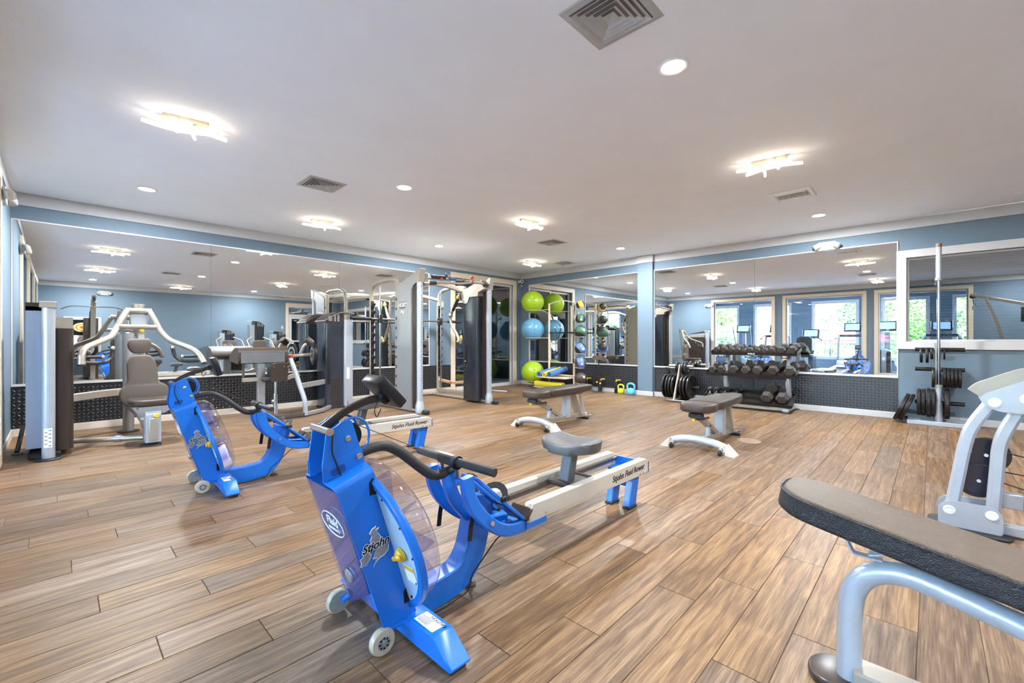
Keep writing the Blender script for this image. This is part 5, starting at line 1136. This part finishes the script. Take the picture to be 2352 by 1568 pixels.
# ---- roller pad stand and push-up bars
t = thing('pad_stand', 'thin black floor stand topped by a brown half round pad', 'stand', (7.19, 4.61, 0))
g = G(); g.pad(rrect(-.05, .05, -.11, .11, .02), 'xy', 0, .014, .004); part('stand_base', g, 'steel_dark', t)
g = G(); g.cyl((0, 0, .012), (0, 0, .63), .011, 12); part('pole', g, 'black_plastic', t)
g = G(); g.prism([(.065 * math.cos(a), .63 + .075 * math.sin(a)) for a in [PI * i / 12 for i in range(13)]], 'xz', -.11, .11); part('pad', g, 'vinyl', t)
for z, y in ((.20, .03), (.18, -.04)): g = G(); g.lathe([(.018, 0), (.014, .012), (0, .014)], (-.012, y, z), (-1, 0, 0), 10); part('hand_knob', g, 'yellow', t)
t = thing('pushup_bar', 'low black bar set with yellow topped grips against the mirror wall', 'push-up bar', (7.36, 4.55, 0))
g = G(); g.cyl((0, -.20, .10), (0, .42, .10), .014, 12); part('cross_tube', g, 'black_plastic', t)
for y in (-.22, .12, .44):
    g = G(); g.box((0, y, .11), (.055, .05, .22), (0, math.radians(6), 0), bev=.008); b = part('upright', g, 'black_plastic', t)
    g = G(); g.bar([(-.005, y, .21), (.005, y, .245), (.06 - .06, y - .09, .25)], .022, .018, (1, 0, 0), .01); part('yellow_grip', g, 'yellow', b)
# ---- dumbbell rack
RX = {1: (7.00, .812), 2: (6.90, .505), 3: (6.88, .105)}      # front edge x, z of each tray
TILT = {1: math.radians(12), 2: math.radians(14), 3: math.radians(25)}
def dumbbell_rack():
    t = thing('dumbbell_rack', 'three tier dumbbell rack with black trays on silver legs', 'rack', (7.1, 1.9, 0))
    for k in (1, 2, 3):
        x0, z0 = RX[k]; a = TILT[k]; y0, y1 = {1: (1.335, 2.455), 2: (1.345, 2.50), 3: (1.37, 2.53)}[k]; M = Matrix.Translation((x0, 0, z0)) @ Matrix.Rotation(-a, 4, 'Y')
        g = G(); g.bb(0, .30, y0, y1, -.006, 0); g.bb(-.006, 0, y0, y1, -.030, .014); g.bb(.30, .306, y0, y1, -.03, .03); g.bb(0, .30, y0 - .006, y0, -.02, .03); g.bb(0, .30, y1, y1 + .006, -.02, .03); g.xf(M); tr = pw('tray', g, 'black_plastic' if k != 3 else 'iron', t)
        if k < 3:
            for y in (y0 + .14, y1 - .14): g = G(); g.tube([(-.01, y - .045, -.03), (-.012, y - .045, -.06), (-.012, y + .045, -.06), (-.01, y + .045, -.03)], .006, 8, .02); g.xf(M); pws('label_clip', g, 'ink', t, tr)
        if k == 1: text_mesh('tray_text', 'FITRUE', .030, Matrix.Translation(-Vector(t.location)) @ M @ frame((-.0068, 1.90, -.008), (0, -1, 0), (0, 0, 1)), 'white', tr, .1, .001)
    for y in (1.45, 2.27):
        g = G(); g.bar([(7.16, y, .06), (7.12, y, .25), (7.06, y, .40), (7.08, y, .55), (7.16, y, .70), (7.20, y, .84)], .075, .06, (0, 1, 0), .10, .012); pw('leg', g, 'silver_light', t)
        g = G(); g.bar([(6.92, y, .04), (7.38, y, .04)], .075, .05, (0, 0, 1), 0, .01); f = pw('leg_foot', g, 'silver_light', t)
        for x in (6.90, 7.385): g = G(); g.pad([(x + .04 * math.cos(2 * PI * i / 20), y + .075 * math.sin(2 * PI * i / 20)) for i in range(20)], 'xy', 0, .016, .005); pws('rubber_foot', g, 'rubber', t, f)
    g = G(); g.bar([(6.97, 1.49, .055), (6.97, 2.23, .055)], .045, .07, (0, 0, 1)); pw('stretcher', g, 'silver_warm', t)
dumbbell_rack()
def dumbbell(k, y, R, hl, gap, label, group, m='hex_rubber', yaw=0.0):
    x0, z0 = RX[k]; a = TILT[k]
    t = thing('dumbbell', label, 'dumbbell', (0, 0, 0), 0, group)
    L = 2 * hl + gap; inr = R * math.cos(PI / 6); xc = .012 + L / 2 if k != 3 else .03 + L / 2
    t.matrix_world = Matrix.Translation((x0, y, z0)) @ Matrix.Rotation(-a, 4, 'Y') @ Matrix.Translation((xc, 0, inr + .001)) @ Matrix.Rotation(yaw, 4, 'Z')
    for s in (-1, 1):
        g = G(); c = s * (gap + hl) / 2; n = []
        for f, r in ((-.5, .80), (-.32, 1.0), (.32, 1.0), (.5, .80)): n.append([g.bm.verts.new((c + f * hl, p[0] * r, p[1] * r)) for p in hexpts(R)])
        for A, B in zip(n, n[1:]):
            for i in range(6): g.bm.faces.new((A[i], A[(i + 1) % 6], B[(i + 1) % 6], B[i]))
        g.bm.faces.new(n[0]); g.bm.faces.new(n[-1]); bmesh.ops.recalc_face_normals(g.bm, faces=list(g.bm.faces)); part('head', g, m, t, 20)
    g = G(); g.lathe([(.012, -gap / 2 - .005), (.0165, 0), (.012, gap / 2 + .005)], (0, 0, 0), (1, 0, 0), 12); part('grip_handle', g, 'chrome', t)
yof = lambda x: 2.455 - (x - 285) / 1625 * 1.12
for i, x in enumerate((375, 535, 685, 810, 930, 1055, 1195, 1335, 1465, 1635, 1830)):
    R = (.047, .047, .044, .040, .032, .042, .040, .040, .042, .051, .055)[i]
    dumbbell(1, yof(x), R, R * 1.5, .12, 'small black hex dumbbell on the top tray of the dumbbell rack', 'dumbbells on the top tray')
for i, x in enumerate((330, 515, 755, 985, 1200, 1480, 1770)):
    R = (.056, .058, .064, .064, .066, .070, .072)[i]
    dumbbell(2, 2.50 - (x - 215) / 1635 * 1.155, R, R * 1.35, .12, 'large black hex dumbbell on the middle tray of the dumbbell rack', 'dumbbells on the middle tray')
for i, (x, R, w) in enumerate(((235, .042, .25), (370, .044, .25), (545, .054, .1), (770, .060, .0))):
    dumbbell(3, 2.53 - (x - 160) / 1650 * 1.16, R, R * 1.3, .12, 'black hex dumbbell with a bare chrome grip at the pillar end of the bottom tray', 'dumbbells at one end of the bottom tray', 'rubber', w)
for x in (1370, 1640): dumbbell(3, 2.53 - (x - 160) / 1650 * 1.16, .079, .11, .11, 'biggest black hex dumbbell on the bottom tray beside the framed window end', 'largest dumbbells')
# ---- weight plates and trees
def plate_mesh(r, th, m='iron'):
    g = G(); h = th / 2
    prof = [(.026, -h * .7), (r * .32, -h * .75), (r * .38, -h * .35), (r * .74, -h * .35), (r * .80, -h), (r * .96, -h), (r, -h * .6), (r, h * .6), (r * .96, h), (r * .80, h), (r * .74, h * .35), (r * .38, h * .35), (r * .32, h * .75), (.026, h * .7), (.026, -h * .7)]
    g.lathe(prof, (0, 0, 0), (0, 1, 0), 32, False); return g
def wplate(x, y, z, r, th, label, group, rot=None):
    o = plate_mesh(r, th).build('weight_plate', 'iron'); o.location = (x, y, z); o.rotation_euler = rot or (0, 0, 0); return tag(o, label, 'weight plate', group)
def tree_right():
    X = 7.25
    t = thing('plate_tree', 'silver weight plate tree standing below the white framed window', 'plate rack', (X, -.03, 0))
    for x in (X - .13, X + .13):
        g = G(); g.bar([(x, .22, .025), (x, -.28, .025)], .05, .05, (0, 0, 1)); b = pw('base_rail', g, 'silver_light', t)
        for y in (.235, -.295): g = G(); g.box((x, y, .026), (.056, .035, .052), bev=.006); pws('end_cap', g, 'shroud', t, b)
    for a, b in ((.10, .16), (-.24, -.18)): g = G(); g.bb(X - .15, X + .15, a, b, .018, .03); pw('base_plate', g, 'silver', t)
    g = G(); g.bar([(X, -.045, .02), (X, -.045, .97)], .055, .055, (0, 1, 0)); pw('upright', g, 'silver', t)
    for z in (.89, .655, .258):
        for s in (1, -1): g = G(); g.cyl((X, -.045 + s * .03, z), (X, -.06 + s * .212, z), .0235, 16); pw('plate_peg', g, 'iron', t)
    g = G(); g.lathe([(.034, 0), (.034, .24)], (X - .062, -.055, .03), (0, 0, 1), 18); g.bb(X - .07, X, -.075, -.035, .10, .14); pw('bar_holder', g, 'silver_light', t)
tree_right()
Y8 = lambda x: .152 - (x - 850) * .000615
lt = 'plates on the tree below the framed window'
for x, r in ((940, .092), (1025, .092), (1092, .070)): wplate(7.25, Y8(x), .89 - r + .024, r, .026, 'small black weight plate on the top peg beside the mirror', lt)
wplate(7.25, Y8(1245) - .012, .89 - .070 + .024, .07, .016, 'lone small black weight plate on the top peg away from the mirror', lt)
wplate(7.25, Y8(1120) + .004, .655 - .12 + .024, .120, .032, 'lone medium black weight plate on the middle peg beside the mirror', lt)
for i, x in enumerate((1252, 1302, 1353, 1404, 1456)): wplate(7.25, Y8(x) - .010, .655 - .118 + .024, .118, .027, 'medium black weight plate in the row of five on the middle peg', lt)
for x, r in ((915, .160), (980, .160), (1052, .175), (1118, .165)): wplate(7.25, Y8(x) + .004, .258 - .003, r, .037, 'large black weight plate in the row of four on the bottom peg', lt)
wplate(7.25, Y8(1287) - .008, .258 - .003, .178, .044, 'lone large black weight plate on the bottom peg away from the mirror', lt)
wplate(7.24, .275, .182, .178, .042, 'large black weight plate leaning outermost against the plate tree', 'leaning plates', (math.radians(22), 0, 0))
wplate(7.24, .228, .182, .175, .042, 'large black weight plate leaning between its twin and the plate tree', 'leaning plates', (math.radians(22), 0, 0))
t = thing('barbell', 'long chrome barbell standing upright in the plate tree holder', 'barbell', (7.188, -.055, .046))
g = G(); g.cyl((0, 0, .42), (0, 0, 1.68), .0145, 16); part('shaft', g, 'chrome', t)
for a, b in ((0, .42), (1.68, 2.09)):
    g = G(); g.cyl((0, 0, a), (0, 0, b), .026, 20); s = part('sleeve', g, 'silver_light', t)
    z = b if a == 0 else a; g = G(); g.lathe([(.036, -.02), (.036, .012)], (0, 0, z), (0, 0, 1), 20); part('collar', g, 'silver', s)
g = G(); g.cyl((0, 0, 2.05), (0, 0, 2.095), .0275, 20); part('sleeve_end', g, 'rust', t)
def tree_left():
    X, Y = 7.16, 3.0
    t = thing('plate_tree', 'low black plate tree between the pillar and the dumbbell rack', 'plate rack', (X, Y, 0))
    g = G(); g.bar([(6.94, Y + .14, .02), (6.94, Y - .22, .02)], .05, .035, (0, 0, 1)); pw('base_rail', g, 'steel_dark', t)
    g = G(); g.bar([(7.38, Y + .14, .02), (7.38, Y - .22, .02)], .05, .035, (0, 0, 1)); pw('base_rail', g, 'steel_dark', t)
    for s in (-1, 1): g = G(); g.bar([(X + s * .21, Y + .03, .03), (X + s * .03, Y, .60)], .045, .03, (0, 1, 0)); pw('upright', g, 'silver_warm', t)
    g = G(); g.bb(X - .22, X + .22, Y + .0, Y + .05, .028, .05); pw('base_link', g, 'silver_warm', t)
    for z, l in ((.575, .20), (.235, .30)):
        for s in (1, -1): g = G(); g.cyl((X, Y, z), (X, Y + s * l, z), .0235, 16); pw('plate_peg', g, 'iron' if z < .5 else 'silver', t)
tree_left()
lt = 'plates on the low tree by the pillar'
for i, y in enumerate((3.245, 3.185, 3.135, 3.085)): wplate(7.16, y, .235, .198, .032, 'big black weight plate in the row of four on the low tree', lt)
for i, y in enumerate((2.945, 2.895, 2.835)): wplate(7.16, y, .235, .198, .032, 'big black weight plate in the row of three on the low tree', lt)
wplate(7.16, 3.055, .545, .095, .024, 'lone small black weight plate on the upper peg of the low tree', lt)
for y in (2.955, 2.915): wplate(7.16, y, .540, .100, .024, 'small black weight plate in the pair on the upper peg of the low tree', lt)
t = thing('bar_collar', 'small dark clip hanging on the panel beside the low plate tree', 'clip', (7.438, 3.36, .47))
g = G(); g.tube([(-.006, -.03, .04), (-.012, -.035, -.03), (-.012, .02, -.04), (-.006, .03, .03)], .009, 8, .015); part('clip_wire', g, 'ink', t)
g = G(); g.bb(-.008, 0, -.045, .045, -.07, .06, bev=.003); part('clip_plate', g, 'black_plastic', t)
# ---- floor socket
t = thing('floor_socket', 'round brass floor socket cover beside the flat bench', 'socket', (4.76, 1.31, 0))
g = G(); g.lathe([(.105, 0), (.100, .004), (.08, .006), (0, .006)], (0, 0, 0), (0, 0, 1), 28); part('cover', g, 'rust', t)
g = G(); g.lathe([(.106, 0), (.106, .005), (.098, .007), (.094, .004)], (0, 0, 0), (0, 0, 1), 28, False); part('rim', g, 'silver_warm', t)
# ---- worn guard at the corner beside the press tower
t = thing('door_wedge', 'worn dark strip leaning in the corner beside the press tower', 'strip', (-.25, 5.75, 0))
g = G(); g.bar([(.0, .10, .004), (.03, .34, .20)], .035, .03, (1, 0, 0)); part('strip', g, 'shroud_brown', t)
g = G(); g.bar([(-.02, .02, .008), (.03, -.02, .012)], .03, .012, (0, 0, 1)); part('bracket', g, 'silver', t)

# ================================================================== seen only in the mirrors
def selector_machine(loc, rz, h, label):
    t = thing('weight_machine', label, 'exercise machine', loc, rz, 'weight machines along the wall seen in the mirror')
    tower(t, 0, 0, .40, .34, h)
    g = G(); g.bar([(0, -.10, .05), (0, -.95, .05)], .07, .06, (0, 0, 1)); part('base_beam', g, 'silver', t)
    g = G(); g.bar([(0, -.70, .05), (0, -.62, .42)], .06, .06, (0, 1, 0)); part('seat_post', g, 'silver', t)
    g = G(); g.pad(rrect(-.18, .18, -.82, -.46, .06), 'xy', .42, .49, .02); part('seat', g, 'vinyl', t)
    g = G(); g.pad(rrect(-.17, .17, .52, 1.0, .06), 'xz', -.44, -.37, .02); part('backrest', g, 'mesh_fabric', t)
    g = G(); g.bar([(0, -.36, .42), (0, -.30, 1.0)], .06, .05, (0, 1, 0)); part('back_post', g, 'silver', t)
    for s in (-1, 1): g = G(); g.tube([(s * .15, -.15, 1.1), (s * .34, -.35, 1.0), (s * .34, -.75, .72)], .02, 10, .06); part('press_arm', g, 'silver_warm', t)
    g = G(); g.box((0, -.95, .02), (.4, .08, .04), bev=.01); part('front_foot', g, 'rubber', t)
selector_machine((3.62, -2.1, 0), PI, 1.32, 'weight machine with dark shroud against the wall near the reclined seat')
selector_machine((4.35, -1.75, 0), PI, 1.60, 'tallest weight machine against the blue wall opposite the long mirror')
selector_machine((5.05, -1.95, 0), PI, 1.30, 'weight machine beside the french door opposite the long mirror')
def lat_machine():
    t = thing('lat_pulldown_machine', 'beige lat pulldown machine with a long overhead boom seen in the window reflection', 'exercise machine', (.6, -1.6, 0))
    g = G(); g.bar([(.6, -.62, 2.04), (.6, -1.4, 1.80), (.6, -2.1, 1.60)], .06, .075, (1, 0, 0)); pw('boom', g, 'silver_warm', t)
    g = G(); g.bar([(.6, -.86, 1.93), (.6, -1.02, 1.45), (.6, -1.12, 1.0), (.6, -1.16, .04)], .06, .09, (1, 0, 0), .2); pw('curved_leg', g, 'silver_warm', t)
    g = G(); g.bar([(.6, -.8, .035), (.6, -2.25, .035)], .08, .06, (0, 0, 1)); pw('base_beam', g, 'silver_warm', t)
    for y in (-.80, -2.2): g = G(); g.box((.6, y, .03), (.5, .07, .06), bev=.01); pw('foot_bar', g, 'silver_warm', t)
    g = G(); g.prism(rrect(.46, .74, -2.3, -1.95, .05), 'xy', .03, 1.58); pw('weight_shroud', g, 'shroud_brown', t)
    g = G(); g.lathe([(.05, -.015), (.055, 0), (.05, .015)], (.6, -.66, 2.0), (1, 0, 0), 20); pw('pulley', g, 'black_plastic', t)
    g = G(); g.tube([(.6, -.66, 1.95), (.6, -.68, 1.80)], .006, 6); pw('cable', g, 'ink', t)
    g = G(); g.tube([(.05, -.68, 1.72), (.2, -.68, 1.80), (1.0, -.68, 1.80), (1.15, -.68, 1.72)], .014, 10, .06); pw('lat_bar', g, 'chrome', t)
    g = G(); g.pad(rrect(.42, .78, -1.1, -.72, .06), 'xy', .42, .49, .02); pw('seat', g, 'vinyl', t)
    g = G(); g.cyl((.36, -1.16, .62), (.84, -1.16, .62), .06, 18); pw('thigh_roller', g, 'vinyl_black', t)
    g = G(); g.bb(.55, .65, -1.48, -1.38, 1.40, 1.72, bev=.01); pw('selector_box', g, 'shroud_brown', t)
lat_machine()
# target screen on the wall opposite the mirror
t = thing('target_screen', 'wall mounted screen with orange ring target above a white target panel', 'screen', (.465, YD, 1.12))
g = G(); g.bb(-.36, .36, 0, .05, -.60, .50, bev=.006); part('cabinet', g, 'white', t)
g = G(); g.bb(-.30, .30, .05, .055, .02, .43); s = part('display_panel', g, 'screen_black', t)
def rings(zc, sx, par, cols):
    for i, (r, m) in enumerate(cols): g = G(); g.lathe([(r, 0), (r, .0012), (0, .0012)], (0, 0, 0), (0, 1, 0), 32); g.xf(Matrix.Translation((0, .0555 + i * .0012, zc)) @ Matrix.Diagonal((sx, 1, 1, 1))); part('target_ring', g, m, par)
rings(.225, 1.5, s, ((.125, 'target_cream'), (.090, 'target_red'), (.076, 'target_cream'), (.038, 'target_red')))
rings(-.12, 1.2, s, ((.085, 'target_red'), (.070, 'white'), (.042, 'target_red'), (.034, 'white'), (.018, 'target_red')))
t = thing('side_sign', 'narrow dark framed board on the wall beside the target screen', 'board', (1.35, YD, 1.2))
g = G(); g.bb(-.08, .08, 0, .02, -.32, .32, bev=.004); part('frame_board', g, 'steel_dark', t)
g = G(); g.bb(-.06, .06, .02, .022, -.28, .28); part('sheet', g, 'white', t)
# ---- cardio room machines
def console(t, x, y, z, sx=1):
    g = G(); g.box((x, y, z), (.06, .46, .30), (0, math.radians(-18 * sx), 0), bev=.02, seg=2); c = part('console', g, 'shroud', t)
    g = G(); g.box((x + sx * .034, y, z + .012), (.004, .36, .21), (0, math.radians(-18 * sx), 0)); part('screen', g, 'display', c)
def treadmill(loc, label):
    t = thing('treadmill', label, 'treadmill', loc, 0, 'cardio machines behind the glass')       # user faces -x
    g = G(); g.prism([(-.75, .06), (.95, .04), (1.0, .10), (.95, .16), (-.3, .20), (-.75, .20)], 'xz', -.40, .40); part('deck', g, 'silver_light', t)
    g = G(); g.bb(-.3, .93, -.27, .27, .185, .205); part('belt', g, 'rubber', t)
    g = G(); g.prism(smooth_poly([(-.95, .05), (-.30, .05), (-.28, .24), (-.45, .36), (-.85, .34), (-.97, .2)], .08), 'xz', -.38, .38); part('motor_hood', g, 'white', t)
    for s in (-1, 1):
        g = G(); g.bar([(-.55, s * .37, .1), (-.62, s * .37, .7), (-.72, s * .36, 1.15), (-.40, s * .36, 1.18), (-.10, s * .37, 1.05)], .05, .06, (0, 1, 0), .12); part('handrail', g, 'silver', t)
    g = G(); g.bar([(-.70, -.36, 1.15), (-.70, .36, 1.15)], .10, .08, (0, 0, 1)); part('dash', g, 'shroud', t)
    console(t, -.66, 0, 1.42)
def elliptical(loc, label):
    t = thing('elliptical_trainer', label, 'elliptical trainer', loc, 0, 'cardio machines behind the glass')
    g = G(); g.bar([(-.8, 0, .05), (.75, 0, .05)], .12, .08, (0, 0, 1)); part('base_beam', g, 'silver_light', t)
    for x in (-.8, .75): g = G(); g.box((x, 0, .03), (.1, .6, .06), bev=.015); part('foot_bar', g, 'black_plastic', t)
    g = G(); g.lathe([(0, -.14), (.30, -.14), (.34, -.08), (.34, .08), (.30, .14), (0, .14)], (.45, 0, .40), (0, 1, 0), 32); d = part('flywheel_cover', g, 'shroud_brown', t)
    g = G(); g.lathe([(.36, -.05), (.375, 0), (.36, .05)], (.45, 0, .40), (0, 1, 0), 32); part('rim', g, 'silver_light', d)
    for s in (-1, 1):
        g = G(); g.bar([(.40, s * .22, .45), (-.45, s * .22, .28)], .05, .07, (0, 0, 1)); part('pedal_arm', g, 'silver_light', t)
        g = G(); g.pad(rrect(-.25, .12, s * .22 - .08, s * .22 + .08, .03), 'xy', .40, .44, .01); part('pedal', g, 'black_plastic', t)
        g = G(); g.tube([(-.50, s * .24, .25), (-.55, s * .26, .95), (-.45, s * .28, 1.2), (-.30, s * .28, 1.50)], .02, 10, .1); part('swing_handle', g, 'silver', t)
    g = G(); g.bar([(-.72, 0, .06), (-.65, 0, 1.25)], .10, .12, (0, 1, 0)); part('mast', g, 'silver_light', t)
    console(t, -.60, 0, 1.42)
def bike(loc, label):
    t = thing('exercise_bike', label, 'exercise bike', loc, 0, 'cardio machines behind the glass')
    g = G(); g.bar([(-.7, 0, .06), (.7, 0, .06)], .12, .08, (0, 0, 1)); part('base_beam', g, 'silver_light', t)
    g = G(); g.prism(smooth_poly([(-.65, .1), (-.1, .1), (-.05, .45), (-.35, .70), (-.65, .55)], .08), 'xz', -.10, .10); part('crank_cover', g, 'shroud', t)
    g = G(); g.bar([(.30, 0, .08), (.35, 0, .48)], .08, .08, (0, 1, 0)); part('seat_post', g, 'silver_light', t)
    g = G(); g.pad(rrect(.15, .60, -.21, .21, .08), 'xy', .48, .56, .025); part('seat', g, 'vinyl_black', t)
    g = G(); g.pad(rrect(-.20, .20, .58, 1.12, .10), 'yz', .60, .68, .025); part('backrest', g, 'vinyl_black', t)
    g = G(); g.bar([(-.50, 0, .5), (-.42, 0, 1.15)], .08, .08, (0, 1, 0)); part('mast', g, 'silver_light', t)
    g = G(); g.tube([(-.30, -.30, 1.0), (-.45, -.2, 1.08), (-.45, .2, 1.08), (-.30, .30, 1.0)], .018, 10, .06); part('handlebar', g, 'black_plastic', t)
    console(t, -.40, 0, 1.22)
elliptical((-2.0, 5.0, 0), 'elliptical trainer behind the glass nearest the mirrored blue wall')
treadmill((-2.1, 3.95, 0), 'treadmill with grey console between the elliptical and the exercise bike')
bike((-1.75, 2.85, 0), 'recumbent exercise bike with a black backrest behind the glass')
treadmill((-2.2, 1.85, 0), 'treadmill with white deck before the widest sunny window')
elliptical((-1.4, .95, 0), 'elliptical trainer with a round brown cover behind the glass')
treadmill((-2.2, -.2, 0), 'treadmill behind the glass opposite the white framed window')
# ---- outdoors beyond the cardio room
g = G(); g.bb(-60, CX0 - .12, -40, 45, -1.2, -1.0); struct('floor_ground', g, 'lawn')
g = G(); g.bb(-12, CX0 - .125, -20, 25, -1.0, -.12); struct('floor_terrace', g, 'pavement')
def fence():
    t = thing('pool_fence', 'black metal picket fence along the terrace outside the windows', 'fence', (-7.0, 3, -.12))
    for z in (.12, .98, 1.10): g = G(); g.bb(-.02, .02, -9, 9, z - .015, z + .015); part('rail', g, 'fence_black', t)
    me = None
    for i in range(150):
        y = -8.94 + i * .12
        if me is None:
            g = G(); g.bb(-.008, .008, -.008, .008, .10, 1.06); o = part('picket', g, 'fence_black', t); me = o.data
        else:
            o = bpy.data.objects.new('picket', me); COL.objects.link(o); o.parent = t
        o.location = (0, y, 0)
    for i in range(7): g = G(); g.bb(-.03, .03, -9 + i * 3 - .03, -9 + i * 3 + .03, 0, 1.16); part('post', g, 'fence_black', t)
fence()
def parasol(x, y, m, label):
    t = thing('parasol', label, 'parasol', (x, y, -.12))
    g = G(); g.cyl((0, 0, 0), (0, 0, 1.62), .025, 10); part('pole', g, 'white', t)
    g = G(); g.lathe([(1.5, 1.02), (.9, 1.30), (.0, 1.62)], (0, 0, 0), (0, 0, 1), 8, False); bmesh.ops.solidify(g.bm, geom=list(g.bm.faces), thickness=.01); part('canopy', g, m, t, 10)
    g = G(); g.lathe([(.3, 0), (.3, .05), (.05, .09)], (0, 0, 0), (0, 0, 1), 16); part('base', g, 'pavement', t)
parasol(-9.8, 2.7, 'umbrella_red', 'red garden parasol on the terrace outside the widest window')
parasol(-10.2, 6.3, 'umbrella_red', 'red garden parasol on the terrace near the house')
parasol(-9.5, 9.6, 'umbrella_teal', 'teal garden parasol on the terrace at the fence end')
t = thing('neighbour_house', 'pale blue house with a low brown hipped roof beyond the fence', 'house', (-17.5, 7.0, -1.0))
g = G(); g.bb(-3, 3, -2.6, 2.6, 0, 2.6); part('walls', g, 'house_blue', t)
g = G(); v = [g.bm.verts.new(p) for p in ((-3.4, -3, 2.6), (3.4, -3, 2.6), (3.4, 3, 2.6), (-3.4, 3, 2.6), (0, -.8, 4.0), (0, .8, 4.0))]
for f in ((0, 1, 4), (1, 2, 5, 4), (2, 3, 5), (3, 0, 4, 5), (3, 2, 1, 0)): g.bm.faces.new([v[i] for i in f])
part('roof', g, 'roof_brown', t)
for y in (-1.4, 1.2): g = G(); g.bb(2.99, 3.03, y - .5, y + .5, .9, 2.1); w = part('house_window', g, 'white', t); g = G(); g.bb(3.03, 3.035, y - .42, y + .42, .98, 2.02); part('pane', g, 'shroud', w)
leafmesh = {}
def tree(x, y, h, r, m, label):
    t = thing('tree', label, 'tree', (x, y, -1.0), random.uniform(0, 6), 'trees beyond the terrace')
    if m not in leafmesh:
        rnd = random.Random(5 if m == 'leaf' else 9); V, F = [], []; cl = [(rnd.gauss(0, .42), rnd.gauss(0, .42), rnd.uniform(-.55, .75), rnd.uniform(.28, .5)) for _ in range(26)]
        for cx, cy, cz, cr in cl:
            for _ in range(190):
                d = Vector((rnd.gauss(0, 1), rnd.gauss(0, 1), rnd.gauss(0, 1))).normalized() * cr * rnd.uniform(.55, 1); p = Vector((cx, cy, cz)) + d
                a = Vector((rnd.gauss(0, 1), rnd.gauss(0, 1), rnd.gauss(0, 1))).normalized(); b = a.cross(Vector((rnd.gauss(0, 1), rnd.gauss(0, 1), rnd.gauss(0, 1)))).normalized(); s = rnd.uniform(.035, .075); o = len(V)
                V += [p - a * s, p + b * s * .5, p + a * s, p - b * s * .5]; F.append((o, o + 1, o + 2, o + 3))
        me = bpy.data.meshes.new('foliage'); me.from_pydata([tuple(v) for v in V], [], F); me.materials.append(MATS[m]); leafmesh[m] = me
    o = bpy.data.objects.new('foliage', leafmesh[m]); COL.objects.link(o); o.parent = t; o.location = (0, 0, h - r); o.scale = (r, r, r * .95); o['kind'] = 'stuff'
    g = G(); g.lathe([(.22, 0), (.14, h * .35), (.06, h - r)], (0, 0, 0), (0, 0, 1), 10); part('trunk', g, 'bark', t)
TR = [(-11.9, 4.7, 2.6, 1.1, 'leaf', 'low round bush between the red parasols'), (-12.2, 8.3, 2.6, 1.2, 'leaf_dark', 'low dark bush in front of the house wall'), (-19.2, 2.4, 4.2, 1.2, 'leaf_dark', 'dark tree behind the bright green one'), (-13.5, 12.5, 5.4, 2.0, 'leaf_dark', 'dark bushy tree standing behind the teal parasol'), (-14.5, 1.4, 4.4, 1.8, 'leaf', 'bright green tree standing behind the red parasol'), (-22, -2.5, 5.2, 2.3, 'leaf', 'broad green tree far beyond the black fence'), (-25, 3.2, 6.0, 2.5, 'leaf_dark', 'tall dark green tree rising behind the house'), (-26, 12.2, 7.0, 2.9, 'leaf', 'tallest green tree beyond the house'), (-15.5, -6.0, 4.6, 1.9, 'leaf', 'green tree opposite the white framed window'), (-13.2, -2.4, 3.4, 1.4, 'leaf_dark', 'small dark tree close to the black fence'), (-22, -12, 5.4, 2.5, 'leaf_dark', 'dark green tree at the far end of the terrace'), (-18, 19.5, 6.5, 2.6, 'leaf', 'green tree standing past the teal parasol')]
for a in TR: tree(*a)
